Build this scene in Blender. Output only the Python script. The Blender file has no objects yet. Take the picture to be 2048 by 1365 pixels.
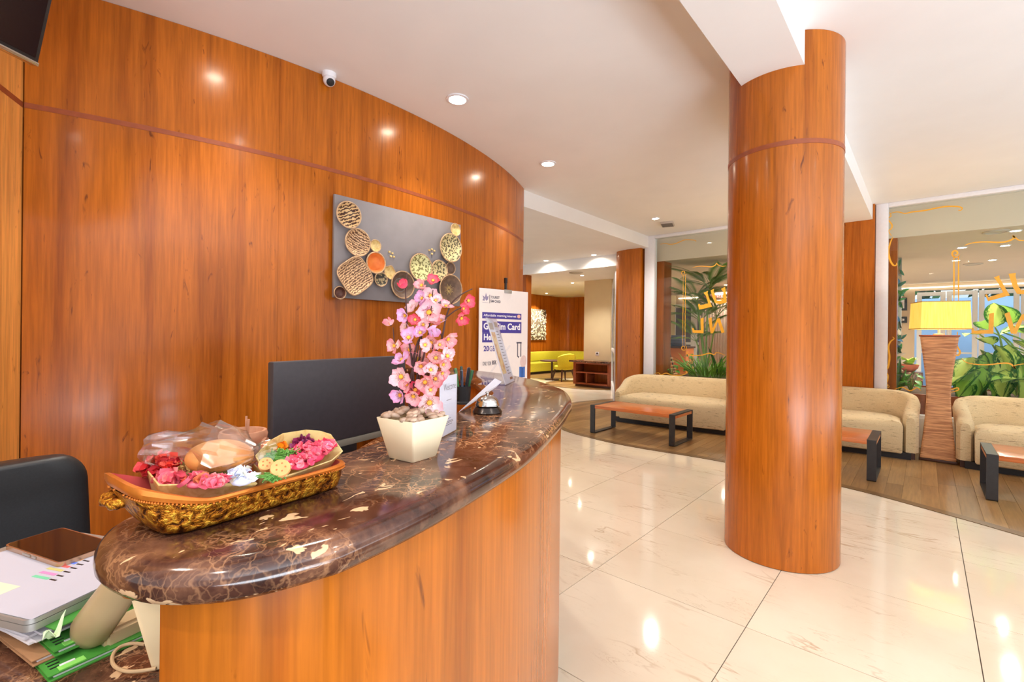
import bpy, bmesh, math, random
from mathutils import Vector, Matrix
from mathutils import noise as mnoise

C = bpy.context.scene.collection
SC = bpy.context.scene
PI = math.pi
rnd = random.Random(7)

# ------------------------------------------------------------------ camera
# World axes follow the floor tiles: x towards the entrance side, y towards the glazed wall.
F_PX, HOR, ROLL, YAW, EYE = 938.17, 670.4, 0.010734, -0.72235, 1.347
RIGHT = Vector((math.cos(YAW), -math.sin(YAW), 0))
FWD = Vector((math.sin(YAW), math.cos(YAW), 0))
UP = Vector((0, 0, 1))
cr, sr = math.cos(ROLL), math.sin(ROLL)
cam_d = bpy.data.cameras.new('camera')
cam_d.sensor_width = 36
cam_d.lens = F_PX * 36 / 2048
cam_d.shift_y = -(682.5 - HOR) / 2048
cam_d.clip_start = 0.02
cam = bpy.data.objects.new('camera', cam_d)
C.objects.link(cam)
rr = RIGHT * cr + UP * sr
uu = -RIGHT * sr + UP * cr
cam.matrix_world = Matrix(((rr.x, uu.x, -FWD.x, 0), (rr.y, uu.y, -FWD.y, 0), (rr.z, uu.z, -FWD.z, EYE), (0, 0, 0, 1)))
SC.camera = cam

# ------------------------------------------------------------------ world, exposure
SC.view_settings.view_transform = 'Standard'
SC.view_settings.look = 'None'
SC.view_settings.gamma = 1
SC.view_settings.use_curve_mapping = False
SC.view_settings.exposure = 0.13
w = bpy.data.worlds.new('world')
SC.world = w
w.use_nodes = True
bg = w.node_tree.nodes['Background']
bg.inputs[0].default_value = (.97, 0.98, 1.0, 1)
bg.inputs[1].default_value = 1.0
cy = SC.cycles
cy.use_denoising = True
cy.max_bounces = 8
cy.diffuse_bounces = 4
cy.glossy_bounces = 4
cy.transparent_max_bounces = 12
cy.caustics_reflective = False
cy.caustics_refractive = False
cy.sample_clamp_indirect = 6
cy.sample_clamp_direct = 0

WARM = (1.0, 0.93, 0.84)
def spot(loc, power, size=70, blend=.6, col=WARM, aim=None, rad=.04):
    l = bpy.data.lights.new('downlight_lamp', 'SPOT')
    l.energy = power; l.spot_size = math.radians(size); l.spot_blend = blend; l.color = col; l.shadow_soft_size = rad
    o = bpy.data.objects.new('downlight_lamp', l); C.objects.link(o); o.location = loc
    d = (Vector(aim) - Vector(loc)) if aim else Vector((0, 0, -1))
    o.rotation_euler = d.to_track_quat('-Z', 'Y').to_euler()
    return o
def area(loc, aim, sx, sy, power, col):
    l = bpy.data.lights.new('uplight_fill', 'AREA'); l.shape = 'RECTANGLE'; l.size = sx; l.size_y = sy; l.energy = power; l.color = col
    o = bpy.data.objects.new('uplight_fill', l); C.objects.link(o); o.location = loc
    o.rotation_euler = (Vector(aim) - Vector(loc)).to_track_quat('-Z', 'Y').to_euler()
    return o
# added fill lights near the floor, out of view, to brighten the ceiling
area((6.2, 3.0, .03), (6.2, 3.0, 3), 4.0, 10.0, 620, (.84, .92, 1.0))
area((3.9, -1.6, .03), (3.9, -1.6, 3), 3.5, 4.4, 740, (.80, .90, 1.0))
sun_d = bpy.data.lights.new('sun', 'SUN'); sun_d.energy = 2.4; sun_d.angle = .02
sun = bpy.data.objects.new('sun', sun_d); C.objects.link(sun); sun.rotation_euler = (math.radians(28), 0, 0)

# ------------------------------------------------------------------ pixel of the 2048x1365 photograph -> point of the place
def ray(x, y):
    dx, dy = x - 1024, y - HOR
    u = cr * dx + sr * dy; v = -sr * dx + cr * dy
    return RIGHT * (u / F_PX) + FWD - UP * (v / F_PX)
E0 = Vector((0, 0, EYE))
def at_z(x, y, z): r = ray(x, y); return E0 + r * ((z - EYE) / r.z)
def at_y(x, y, b): r = ray(x, y); return E0 + r * (b / r.y)
def at_x(x, y, a): r = ray(x, y); return E0 + r * (a / r.x)
def at_d(x, y, d): return E0 + ray(x, y) * d

# ------------------------------------------------------------------ objects
def tag(o, label=None, cat=None, group=None, kind=None):
    if label: o['label'] = label
    if cat: o['category'] = cat
    if group: o['group'] = group
    if kind: o['kind'] = kind
    return o
def empty(name, loc=(0, 0, 0), rz=0, label=None, cat=None, group=None, kind=None):
    o = bpy.data.objects.new(name, None); C.objects.link(o)
    o.location = loc; o.rotation_euler = (0, 0, rz); o.empty_display_size = .05
    return tag(o, label, cat, group, kind)
def mesh(name, bm, m, smooth=True, ang=35):
    bmesh.ops.recalc_face_normals(bm, faces=bm.faces)
    if smooth:
        a = math.radians(ang)
        for f in bm.faces: f.smooth = True
        for e in bm.edges:
            if len(e.link_faces) == 2 and e.calc_face_angle(0) > a: e.smooth = False
    me = bpy.data.meshes.new(name); bm.to_mesh(me); bm.free()
    for x in (m if isinstance(m, (list, tuple)) else [m]): me.materials.append(x)
    return me
def put(name, me, parent=None, loc=(0, 0, 0), rot=(0, 0, 0), sc=(1, 1, 1)):
    o = bpy.data.objects.new(name, me); C.objects.link(o)
    o.location = loc; o.rotation_euler = rot; o.scale = sc
    if parent: o.parent = parent
    return o
def obj(name, bm, m, parent=None, smooth=True, ang=35, loc=(0, 0, 0), rz=0):
    return put(name, mesh(name, bm, m, smooth, ang), parent, loc, (0, 0, rz))
def struct(name, bm, m, parent=None, smooth=True, label=None):
    o = obj(name, bm, m, parent, smooth)
    if not parent: o['kind'] = 'structure'
    if label: o['label'] = label
    return o
def putm(name, me, M, parent=None):
    o = bpy.data.objects.new(name, me); C.objects.link(o)
    if parent: o.parent = parent
    o.matrix_local = M
    return o
def copy_tree(o, parent=None):
    c = o.copy(); C.objects.link(c)
    if parent: c.parent = parent
    for ch in list(o.children): copy_tree(ch, c)
    return c
BM = bmesh.new

# ------------------------------------------------------------------ shapes
def box(bm, c, s, bev=0, M=None, seg=2):
    r = bmesh.ops.create_cube(bm, size=1)
    vs = r['verts']
    bmesh.ops.scale(bm, vec=s, verts=vs)
    if bev:
        es = list({e for v in vs for e in v.link_edges})
        rb = bmesh.ops.bevel(bm, geom=es, offset=bev, segments=seg, affect='EDGES', profile=.5)
        vs = list({v for f in rb['faces'] for v in f.verts} | {v for v in vs if v.is_valid})
    T = Matrix.Translation(c)
    bmesh.ops.transform(bm, matrix=(M @ T) if M else T, verts=vs)
    return vs
def box2(bm, a, b, bev=0, M=None):
    return box(bm, [(p + q) / 2 for p, q in zip(a, b)], [abs(q - p) for p, q in zip(a, b)], bev, M)
def loft(bm, rings, close=True, cap=True):
    R = [[bm.verts.new(p) for p in r] for r in rings]
    n = len(R[0])
    for a, b in zip(R, R[1:]):
        for i in range(n if close else n - 1):
            j = (i + 1) % n
            bm.faces.new((a[i], a[j], b[j], b[i]))
    if cap and close:
        bm.faces.new(R[0][::-1]); bm.faces.new(R[-1])
    return R
def lathe(bm, prof, seg=24, M=None, sx=1, sy=1):
    M = M or Matrix()
    rings = []
    for r, z in prof:
        r = max(r, 1e-4)
        rings.append([M @ Vector((sx * r * math.cos(2 * PI * k / seg), sy * r * math.sin(2 * PI * k / seg), z)) for k in range(seg)])
    return loft(bm, rings)
def tube(bm, pts, rad, seg=8, cap=True, flat=1):
    pts = [Vector(p) for p in pts]
    n = len(pts)
    if not isinstance(rad, (list, tuple)): rad = [rad] * n
    t0 = (pts[1] - pts[0]).normalized()
    nrm = t0.orthogonal().normalized()
    rings = []
    for i in range(n):
        t = (pts[min(i + 1, n - 1)] - pts[max(i - 1, 0)]).normalized()
        nrm = (nrm - t * nrm.dot(t)).normalized()
        b = t.cross(nrm)
        rings.append([pts[i] + (nrm * math.cos(2 * PI * k / seg) + b * flat * math.sin(2 * PI * k / seg)) * rad[i] for k in range(seg)])
    return loft(bm, rings, True, cap)
def prism(bm, poly, z0, z1, M=None):
    M = M or Matrix()
    return loft(bm, [[M @ Vector((p[0], p[1], z)) for p in poly] for z in (z0, z1)])
def spline(pts, n=8, closed=False):
    pts = [Vector(p) for p in pts]; out = []; N = len(pts)
    rng_ = N if closed else N - 1
    for i in range(rng_):
        if closed: p0, p1, p2, p3 = pts[(i - 1) % N], pts[i], pts[(i + 1) % N], pts[(i + 2) % N]
        else: p0, p1, p2, p3 = pts[max(i - 1, 0)], pts[i], pts[i + 1], pts[min(i + 2, N - 1)]
        for k in range(n):
            t = k / n
            out.append(.5 * ((2 * p1) + (p2 - p0) * t + (2 * p0 - 5 * p1 + 4 * p2 - p3) * t * t + (3 * p1 - p0 - 3 * p2 + p3) * t ** 3))
    if not closed: out.append(pts[-1])
    return out
def offset2(poly, d, closed=True):
    n = len(poly); out = []
    for i in range(n):
        a = poly[(i - 1) % n] if closed or i else poly[i]
        b = poly[(i + 1) % n] if closed or i < n - 1 else poly[i]
        t = Vector((b[0] - a[0], b[1] - a[1])).normalized()
        out.append((poly[i][0] - t.y * d, poly[i][1] + t.x * d))
    return out
def resample(poly, n):
    L = [0]
    for a, b in zip(poly, poly[1:]): L.append(L[-1] + math.hypot(b[0] - a[0], b[1] - a[1]))
    out = []; j = 0
    for k in range(n):
        s = L[-1] * k / (n - 1)
        while j < len(L) - 2 and L[j + 1] < s: j += 1
        t = (s - L[j]) / max(1e-9, L[j + 1] - L[j])
        out.append((poly[j][0] + (poly[j + 1][0] - poly[j][0]) * t, poly[j][1] + (poly[j + 1][1] - poly[j][1]) * t))
    return out
def clip_rect(poly, x0, x1, y0, y1):
    def cl(P, ins, itx):
        out = []
        for i in range(len(P)):
            a, b = P[i - 1], P[i]
            if ins(b):
                if not ins(a): out.append(itx(a, b))
                out.append(b)
            elif ins(a): out.append(itx(a, b))
        return out
    def ix(v): return lambda a, b: (v, a[1] + (b[1] - a[1]) * (v - a[0]) / (b[0] - a[0]))
    def iy(v): return lambda a, b: (a[0] + (b[0] - a[0]) * (v - a[1]) / (b[1] - a[1]), v)
    P = [tuple(p[:2]) for p in poly]
    for ins, itx in ((lambda p: p[0] >= x0, ix(x0)), (lambda p: p[0] <= x1, ix(x1)), (lambda p: p[1] >= y0, iy(y0)), (lambda p: p[1] <= y1, iy(y1))):
        if not P: break
        P = cl(P, ins, itx)
    out = []
    for p in P:
        if not out or math.hypot(p[0] - out[-1][0], p[1] - out[-1][1]) > 1e-4: out.append(p)
    return out
def surf(bm, fn, nu, nv, closeu=False):
    V = [[bm.verts.new(fn(i / nu if closeu else i / (nu - 1), j / (nv - 1))) for j in range(nv)] for i in range(nu)]
    for i in range(nu if closeu else nu - 1):
        for j in range(nv - 1):
            a = (i + 1) % nu
            bm.faces.new((V[i][j], V[a][j], V[a][j + 1], V[i][j + 1]))
    return V
def thick(bm, t):
    bmesh.ops.recalc_face_normals(bm, faces=bm.faces)
    bmesh.ops.solidify(bm, geom=list(bm.faces), thickness=t)
def text(name, s, m, M, width=None, size=None, parent=None, depth=.0006, bold=0, spacing=1.0, align='LEFT'):
    cu = bpy.data.curves.new(name, 'FONT'); cu.body = s; cu.size = 1; cu.extrude = 0.0; cu.offset = bold; cu.space_character = spacing
    cu.resolution_u = 3
    to = bpy.data.objects.new(name, cu); C.objects.link(to)
    dg = bpy.context.evaluated_depsgraph_get()
    me = bpy.data.meshes.new_from_object(to.evaluated_get(dg))
    bpy.data.objects.remove(to); bpy.data.curves.remove(cu)
    xs = [v.co.x for v in me.vertices]; ys = [v.co.y for v in me.vertices]
    x0, x1, y0, y1 = min(xs), max(xs), min(ys), max(ys)
    sx = (width / (x1 - x0)) if width else size
    sy = (size / (y1 - y0)) if (size and width) else sx
    for v in me.vertices: v.co = Vector(((v.co.x - x0) * sx, (v.co.y - y0) * sy, depth))
    me.materials.clear(); me.materials.append(m)
    return putm(name, me, M, parent)

# ------------------------------------------------------------------ materials
def lin(r, g, b):
    f = lambda c: (c / 255 / 12.92) if c / 255 <= .04045 else ((c / 255 + .055) / 1.055) ** 2.4
    return (f(r), f(g), f(b), 1)
class NT:
    def __init__(s, name):
        s.m = bpy.data.materials.new(name); s.m.use_nodes = True
        s.t = s.m.node_tree; s.p = s.t.nodes['Principled BSDF']; s.out = s.t.nodes['Material Output']
    def n(s, typ, **kw):
        x = s.t.nodes.new('ShaderNode' + typ)
        for k, v in kw.items(): setattr(x, k, v)
        return x
    def l(s, a, b): s.t.links.new(a, b)
    def coord(s, sc=(1, 1, 1), rot=(0, 0, 0), kind='Object', rand=0):
        tc = s.n('TexCoord'); mp = s.n('Mapping')
        s.l(tc.outputs[kind], mp.inputs[0]); mp.inputs['Scale'].default_value = sc; mp.inputs['Rotation'].default_value = rot
        if rand:
            oi = s.n('ObjectInfo'); mu = s.n('Math', operation='MULTIPLY'); mu.inputs[1].default_value = rand
            s.l(oi.outputs['Random'], mu.inputs[0]); s.l(mu.outputs[0], mp.inputs['Location'])
        return mp.outputs[0]
    def noise(s, co, scale, detail=3, rough=.5, dist=0):
        x = s.n('TexNoise'); s.l(co, x.inputs['Vector']); x.inputs['Scale'].default_value = scale
        x.inputs['Detail'].default_value = detail; x.inputs['Roughness'].default_value = rough; x.inputs['Distortion'].default_value = dist
        return x
    def ramp(s, fac, stops, interp='LINEAR'):
        x = s.n('ValToRGB'); x.color_ramp.interpolation = interp
        e = x.color_ramp.elements
        while len(e) < len(stops): e.new(.5)
        for el, (p, c) in zip(e, stops):
            el.position = p; el.color = c if isinstance(c, tuple) else (c, c, c, 1)
        s.l(fac, x.inputs[0]); return x.outputs[0]
    def mix(s, f, a, b, mode='MIX'):
        x = s.n('Mix', data_type='RGBA', blend_type=mode)
        for i, v in ((0, f), (6, a), (7, b)):
            if isinstance(v, (int, float)): x.inputs[i].default_value = v
            elif isinstance(v, tuple): x.inputs[i].default_value = v
            else: s.l(v, x.inputs[i])
        return x.outputs[2]
    def math(s, op, a, b=0):
        x = s.n('Math', operation=op)
        for i, v in ((0, a), (1, b)):
            if isinstance(v, (int, float)): x.inputs[i].default_value = v
            else: s.l(v, x.inputs[i])
        return x.outputs[0]
    def bump(s, h, strength=.3, dist=.002):
        x = s.n('Bump'); x.inputs['Strength'].default_value = strength; x.inputs['Distance'].default_value = dist
        s.l(h, x.inputs['Height']); s.l(x.outputs[0], s.p.inputs['Normal'])
    def col(s, c):
        if isinstance(c, tuple): s.p.inputs['Base Color'].default_value = c
        else: s.l(c, s.p.inputs['Base Color'])
        return s
    def set(s, **kw):
        for k, v in kw.items():
            k = {'rough': 'Roughness', 'metal': 'Metallic', 'coat': 'Coat Weight', 'coatr': 'Coat Roughness', 'spec': 'Specular IOR Level', 'em': 'Emission Color', 'ems': 'Emission Strength', 'trans': 'Transmission Weight', 'sss': 'Subsurface Weight', 'alpha': 'Alpha', 'ior': 'IOR', 'sheen': 'Sheen Weight'}[k]
            s.p.inputs[k].default_value = v
        return s
def plain(name, c, rough=.5, var=.06, scale=30, **kw):
    s = NT(name); n = s.noise(s.coord(), scale, 3)
    d = tuple(max(0, x * (1 - var)) for x in c[:3]) + (1,); u = tuple(min(1, x * (1 + var)) for x in c[:3]) + (1,)
    s.col(s.ramp(n.outputs[0], [(.3, d), (.7, u)])).set(rough=rough, **kw)
    return s.m
def emit(name, c, strength):
    s = NT(name); e = s.n('Emission'); e.inputs[0].default_value = c; e.inputs[1].default_value = strength
    s.l(e.outputs[0], s.out.inputs[0]); return s.m
def veneer(name, dark, lightc, streak, rough=.22, coat=.5, grain=1.0, axis='z', rand=0):
    s = NT(name)
    sc = {'z': (1, 1, .045), 'x': (.045, 1, 1), 'y': (1, .045, 1)}[axis]
    sc2 = {'z': (1, 1, .24), 'x': (.24, 1, 1), 'y': (1, .24, 1)}[axis]
    co = s.coord(sc, rand=rand)
    a = s.noise(co, 9 * grain, 6, .6, .6)
    b = s.noise(co, 70 * grain, 4, .6)
    base = s.ramp(a.outputs[0], [(.28, dark), (.5, lightc), (.72, tuple(min(1, x * 1.12) for x in lightc[:3]) + (1,))])
    fine = s.ramp(b.outputs[0], [(.3, .74), (.65, 1.10)])
    c1 = s.mix(1.0, base, fine, 'MULTIPLY')
    k = s.noise(s.coord(sc2, rand=rand), 20 * grain, 4, .55, 1.4)
    km = s.ramp(k.outputs[0], [(.655, 0.0), (.74, .85)])
    s.col(s.mix(km, c1, streak)).set(rough=rough, coat=coat, coatr=.1, spec=.32)
    s.bump(b.outputs[0], .12, .0006)
    return s.m
M_TEAK = veneer('teak_veneer', lin(146, 72, 13), lin(181, 99, 25), lin(94, 42, 12), .24, .12)
M_TEAKD = veneer('teak_dark', lin(132, 62, 12), lin(164, 86, 24), lin(82, 36, 10), .28, .12)
M_TEAKLIT = veneer('teak_lit', lin(212, 134, 58), lin(236, 164, 84), lin(150, 80, 30), .3, .3)  # teak made paler to stand for stronger light falling on it
M_TABLE = veneer('table_wood', lin(176, 88, 42), lin(206, 116, 60), lin(150, 70, 30), .3, .3, 1, 'x')
M_CAB = plain('cabinet_wood', lin(146, 74, 42), .35, .15)
M_TRIMW = plain('wood_seam', lin(150, 74, 40), .4, .1)
M_WHITE = plain('ceiling_paint', (.86, .835, .815, 1), .75, .015, 3)
M_CREAM = plain('cream_wall', lin(226, 208, 168), .7, .02, 4)
M_BEIGE = plain('beige_wall', lin(206, 180, 150), .7, .03, 4)
M_FRAMEW = plain('white_frame', lin(236, 234, 238), .4, .02)
M_BLACKM = plain('black_metal', lin(52, 50, 50), .42, .1, spec=.4)
M_BLACK = plain('black_plastic', lin(26, 24, 26), .4, .15)
M_LEATHER = plain('black_leather', lin(30, 30, 32), .42, .2, 220)
M_GOLD = plain('gold_vinyl', lin(236, 170, 40), .4, .05)
M_GREYB = plain('grey_board', lin(134, 127, 128), .7, .05, 8)
M_STEEL = plain('steel', lin(200, 196, 192), .14, .05, 12, metal=1)
M_SILVER = plain('silver_case', lin(176, 172, 166), .35, .04, 12, metal=.6)
M_PAPER = plain('paper', lin(226, 220, 226), .7, .02, 6)
M_LIME = plain('lime_fabric', lin(206, 196, 44), .8, .12, 60)
M_DWOOD = plain('dark_wood', lin(72, 40, 26), .4, .2)

def m_marble():
    s = NT('brown_marble')
    co = s.coord()
    n1 = s.noise(co, 9, 5, .6)
    ad = s.n('VectorMath', operation='MULTIPLY_ADD'); s.l(n1.outputs['Color'], ad.inputs[0]); ad.inputs[1].default_value = (.11, .11, .11); s.l(co, ad.inputs[2])
    def edges(scale, w):
        v = s.n('TexVoronoi', feature='DISTANCE_TO_EDGE'); s.l(ad.outputs[0], v.inputs['Vector']); v.inputs['Scale'].default_value = scale
        return s.ramp(v.outputs['Distance'], [(0.0, 1.0), (w, 0.0)])
    m1 = s.noise(co, 5, 3); mask = s.ramp(m1.outputs[0], [(.44, 0.0), (.66, 1.0)])
    v1 = s.math('MULTIPLY', edges(26, .045), mask)
    v2 = s.math('MULTIPLY', edges(9, .022), s.math('MULTIPLY', mask, .8))
    v3 = s.math('MULTIPLY', edges(60, .07), s.math('MULTIPLY', mask, .45))
    vv = s.math('MAXIMUM', s.math('MAXIMUM', v1, v2), v3)
    bn = s.noise(co, 14, 6, .6)
    base = s.ramp(bn.outputs[0], [(.34, lin(34, 18, 16)), (.5, lin(72, 42, 32)), (.70, lin(122, 82, 60))])
    c1 = s.mix(vv, base, lin(196, 142, 100))
    pn = s.noise(s.coord((1, .55, 1), (0, 0, .6)), 34, 3, .55, .6)
    pm = s.ramp(pn.outputs[0], [(.645, 0.0), (.66, 1.0)])
    s.col(s.mix(pm, c1, lin(208, 170, 130))).set(rough=.13, spec=.6)
    return s.m
M_MARBLE = m_marble()
def m_tile():
    s = NT('polished_tile')
    co = s.coord((1, 1, 1), (0, 0, .55), rand=60)
    co2 = s.coord((.7, 3.0, 1), (0, 0, .55), rand=60)
    n = s.noise(co2, 1.5, 4, .55, .4)
    v = s.ramp(n.outputs[0], [(.484, 0.0), (.5, 1.0), (.509, 0.0)])
    n3 = s.noise(co2, 3.1, 6, .65, .8)
    v2 = s.ramp(n3.outputs[0], [(.492, 0.0), (.5, .7), (.508, 0.0)])
    m = s.ramp(s.noise(co, 2.4, 3).outputs[0], [(.47, 0.0), (.66, .6)])
    cloud = s.ramp(s.noise(co, 1.8, 4).outputs[0], [(.35, lin(224, 208, 184)), (.65, lin(233, 219, 197))])
    s.col(s.mix(s.math('MULTIPLY', s.math('MAXIMUM', v, v2), m), cloud, lin(164, 124, 78))).set(rough=.07, spec=.55)
    return s.m
M_TILE = m_tile()
M_GROUT = plain('grout', lin(84, 70, 58), .8)
def m_plank():
    s = NT('floor_plank')
    oi = s.n('ObjectInfo')
    base = s.ramp(oi.outputs['Random'], [(0.0, lin(134, 100, 60)), (.5, lin(158, 120, 74)), (1.0, lin(176, 138, 88))])
    g = s.noise(s.coord((1, .06, 1), rand=20), 60, 4, .6)
    s.col(s.mix(1.0, base, s.ramp(g.outputs[0], [(.3, .72), (.7, 1.08)]), 'MULTIPLY')).set(rough=.3)
    return s.m
M_PLANK = m_plank()
def m_sofa():
    s = NT('cream_slub_fabric')
    co = s.coord((1, 1, 1))
    f = s.noise(s.coord((4, 4, 34)), 3, 3, .65)
    g = s.noise(s.coord((1, 1, 1)), 260, 2)
    base = s.ramp(g.outputs[0], [(.3, lin(204, 178, 132)), (.7, lin(228, 206, 164))])
    s.col(s.mix(s.ramp(f.outputs[0], [(.58, 0.0), (.68, .65)]), base, lin(120, 88, 56))).set(rough=.85, sheen=.15)
    s.bump(g.outputs[0], .3, .002)
    return s.m
M_SOFA = m_sofa()
def m_glass(name, tint=(1, 1, 1, 1), fac=.06):
    s = NT(name)
    tr = s.n('BsdfTransparent'); tr.inputs[0].default_value = tint
    gl = s.n('BsdfGlossy'); gl.inputs['Roughness'].default_value = .02
    lw = s.n('LayerWeight'); lw.inputs[0].default_value = .5
    f = s.math('ADD', s.math('MULTIPLY', s.math('POWER', lw.outputs['Facing'], 4.0), .5), .012)
    mx = s.n('MixShader'); s.l(f, mx.inputs[0]); s.l(tr.outputs[0], mx.inputs[1]); s.l(gl.outputs[0], mx.inputs[2])
    s.l(mx.outputs[0], s.out.inputs[0]); return s.m
M_GLASS = m_glass('window_glass', (.96, .99, .97, 1))
M_ACRYL = m_glass('acrylic', (.97, .98, 1, 1))
def m_film():
    s = NT('plastic_film')
    tr = s.n('BsdfTransparent'); gl = s.n('BsdfGlossy'); gl.inputs['Roughness'].default_value = .2
    lw = s.n('LayerWeight'); lw.inputs[0].default_value = .45
    mx = s.n('MixShader'); f = s.math('ADD', s.math('MULTIPLY', lw.outputs['Facing'], .55), .06)
    s.l(f, mx.inputs[0]); s.l(tr.outputs[0], mx.inputs[1]); s.l(gl.outputs[0], mx.inputs[2]); s.l(mx.outputs[0], s.out.inputs[0]); return s.m
M_FILM = m_film()
M_LAMP = emit('downlight_glow', (1, .88, .68, 1), 80)
M_COVE = emit('cove_glow', (1, .92, .78, 1), 3.0)

# ================================================================== setting
HC, HS, HB, HK, HI = 3.11, 2.91, 2.69, 2.85, 2.68      # main ceiling, soffit/beam, bulkhead, back room, inner room
# --- floor: grout bed with polished tiles of 80 cm
bm = BM(); box2(bm, (-12, -6, -.08), (5, 17, -.004)); floor = struct('floor', bm, M_GROUT, label='cream polished stone tile floor with thin dark joints')
WOOD_EDGE = spline([(-5.03, 8.95, 0), (-5.3, 7.8, 0), (-4.85, 6.4, 0), (-3.95, 5.55, 0), (-3.2, 5.3, 0), (-2.6, 5.25, 0), (-1.63, 5.3, 0), (-.55, 5.17, 0), (.19, 4.89, 0), (.9, 4.55, 0), (2, 4.15, 0), (3.4, 3.9, 0)], 6)
wood_poly = [(p.x, p.y) for p in WOOD_EDGE] + [(3.4, 7.72), (-3.7, 7.72), (-4.3, 8.95)]
def inside(poly, x, y):
    c = False
    for i in range(len(poly)):
        a, b = poly[i - 1], poly[i]
        if (a[1] > y) != (b[1] > y) and x < (b[0] - a[0]) * (y - a[1]) / (b[1] - a[1]) + a[0]: c = not c
    return c
bm = BM(); box(bm, (0, 0, -.006), (.7962, .7962, .012)); tile_me = mesh('tile', bm, M_TILE, False)
n_t = 0
for i in range(-13, 8):
    for j in range(-5, 19):
        cx, cyy = -2.2153 + .8 * (i + .5), 2.3628 + .8 * (j + .5)
        d = Vector((cx, cyy, 0)).dot(FWD); X = Vector((cx, cyy, 0)).dot(RIGHT)
        if d < .45 or X / d > 1.6 or X / d < -.35 - .25 / d: continue
        if cx > -3.9 and cyy > 8.2: continue
        if cx < -10.9 or (cx < -2.9 and cyy < 4.2 and cx < -3.3): continue
        if all(inside(wood_poly, cx + a, cyy + b) for a in (-.4, .4) for b in (-.4, .4)): continue
        if n_t < 298:
            put('tile', tile_me, floor, (cx, cyy, 0)); n_t += 1
# --- timber floor islands
def planks(poly, name, label, ang_w=.12, ln=1.25, seed=3, border=True):
    r = random.Random(seed)
    e = empty(name, kind='structure', label=label)
    xs = [p[0] for p in poly]; ys = [p[1] for p in poly]
    inner = offset2(poly, .09) if border else poly
    if border and not inside(poly, *inner[len(inner) // 4]): inner = offset2(poly, -.09)
    x = min(xs)
    while x < max(xs):
        y = min(ys) - r.random() * ln
        while y < max(ys):
            q = clip_rect(inner, x + .0008, x + ang_w - .0008, y + .0008, y + ln - .0008)
            if len(q) >= 3:
                A = abs(sum(a[0] * b[1] - b[0] * a[1] for a, b in zip(q, q[1:] + q[:1]))) / 2
                if A > .004:
                    bm = BM(); prism(bm, q, -.001, .004)
                    obj('plank', bm, M_PLANK, e, False)
            y += ln
        x += ang_w
    if border:
        bm = BM()
        n = len(poly)
        A = [bm.verts.new((p[0], p[1], .0045)) for p in poly]; B = [bm.verts.new((p[0], p[1], .0045)) for p in inner]
        for i in range(n): bm.faces.new((A[i], A[(i + 1) % n], B[(i + 1) % n], B[i]))
        thick(bm, .003)
        obj('border_strip', bm, plain('plank_border', lin(112, 84, 52), .35, .15), e, False)
    return e
planks(wood_poly, 'floor_wood', 'brown strip timber floor with a curved edge under the sofas')
def ell(cx, cyy, a, b, n=40): return [(cx + a * math.cos(2 * PI * k / n), cyy + b * math.sin(2 * PI * k / n)) for k in range(n)]
planks(ell(-6.85, 11.15, 1.35, 1.2), 'floor_wood', 'round timber floor patch under the low shelf cabinet', .2, 1.5)
planks(ell(-9.9, 13.5, 1.75, 2.3), 'floor_wood', 'timber floor patch under the lime sofa', .25, 1.6)
# --- ceilings
bm = BM(); box2(bm, (-3.67, -6, HC), (5, 7.9, HC + .1)); ceil = struct('ceiling', bm, M_WHITE)
bm = BM(); box2(bm, (-11, 3.6, HS), (-3.67, 8.0, HC + .1)); struct('ceiling_soffit', bm, M_WHITE, ceil)
bm = BM(); box2(bm, (-11, 8.0, HB), (-4.2, 8.12, HC)); struct('ceiling_bulkhead', bm, M_WHITE, ceil)
bm = BM(); box2(bm, (-11, 8.12, HK), (-4.2, 16, HK + .1)); struct('ceiling_back', bm, M_WHITE, ceil)
bm = BM(); box2(bm, (-.87, -6, HS), (-.53, 7.70, HC + .002)); struct('ceiling_beam', bm, M_WHITE, ceil)
bm = BM(); prism(bm, [(-4.36, 8.06), (-4.2, 8.0), (5, 8.0), (5, 15.2), (-6.1, 15.2), (-6.1, 11.6), (-5.85, 10.6)], HI, HI + .1); box2(bm, (-4.2, 7.97, HI + .001), (5, 8.1, HC + .1))
struct('ceiling_inner', bm, plain('inner_ceiling', lin(214, 196, 178), .7, .02, 3), ceil)
# --- curved veneer wall behind the reception
WC, WR = (-8.38, 1.95), 5.30
def wp(th, r=WR): return (WC[0] + r * math.cos(th), WC[1] + r * math.sin(th))
T0, T1 = -.3486, .4637
def arc_block(bm, t0, t1, r0, r1, z0, z1, n=16):
    poly = [wp(t0 + (t1 - t0) * k / n, r1) for k in range(n + 1)] + [wp(t1 - (t1 - t0) * k / n, r0) for k in range(n + 1)]
    prism(bm, poly, z0, z1)
bm = BM(); arc_block(bm, T0 - .01, T1, 5.05, WR - .018, 0, HC - .001, 48); wl = struct('wall_left', bm, M_TEAKD, label='curved teak veneer wall behind the reception counter')
joints = [T0, -.13, .10, .305, T1]
for a, b in zip(joints, joints[1:]):
    bm = BM(); arc_block(bm, a + .0001, b - .0001, WR - .0185, WR, 0, 2.462, 20); obj('veneer_panel', bm, M_TEAK, wl)
    bm = BM(); arc_block(bm, a + .0001, b - .0001, WR - .0185, WR, 2.488, HC - .002, 20); obj('veneer_panel', bm, M_TEAK, wl)
bm = BM(); arc_block(bm, T0, T1, WR - .0185, WR + .002, 2.4615, 2.4885, 48); obj('seam_strip', bm, M_TRIMW, wl)
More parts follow.
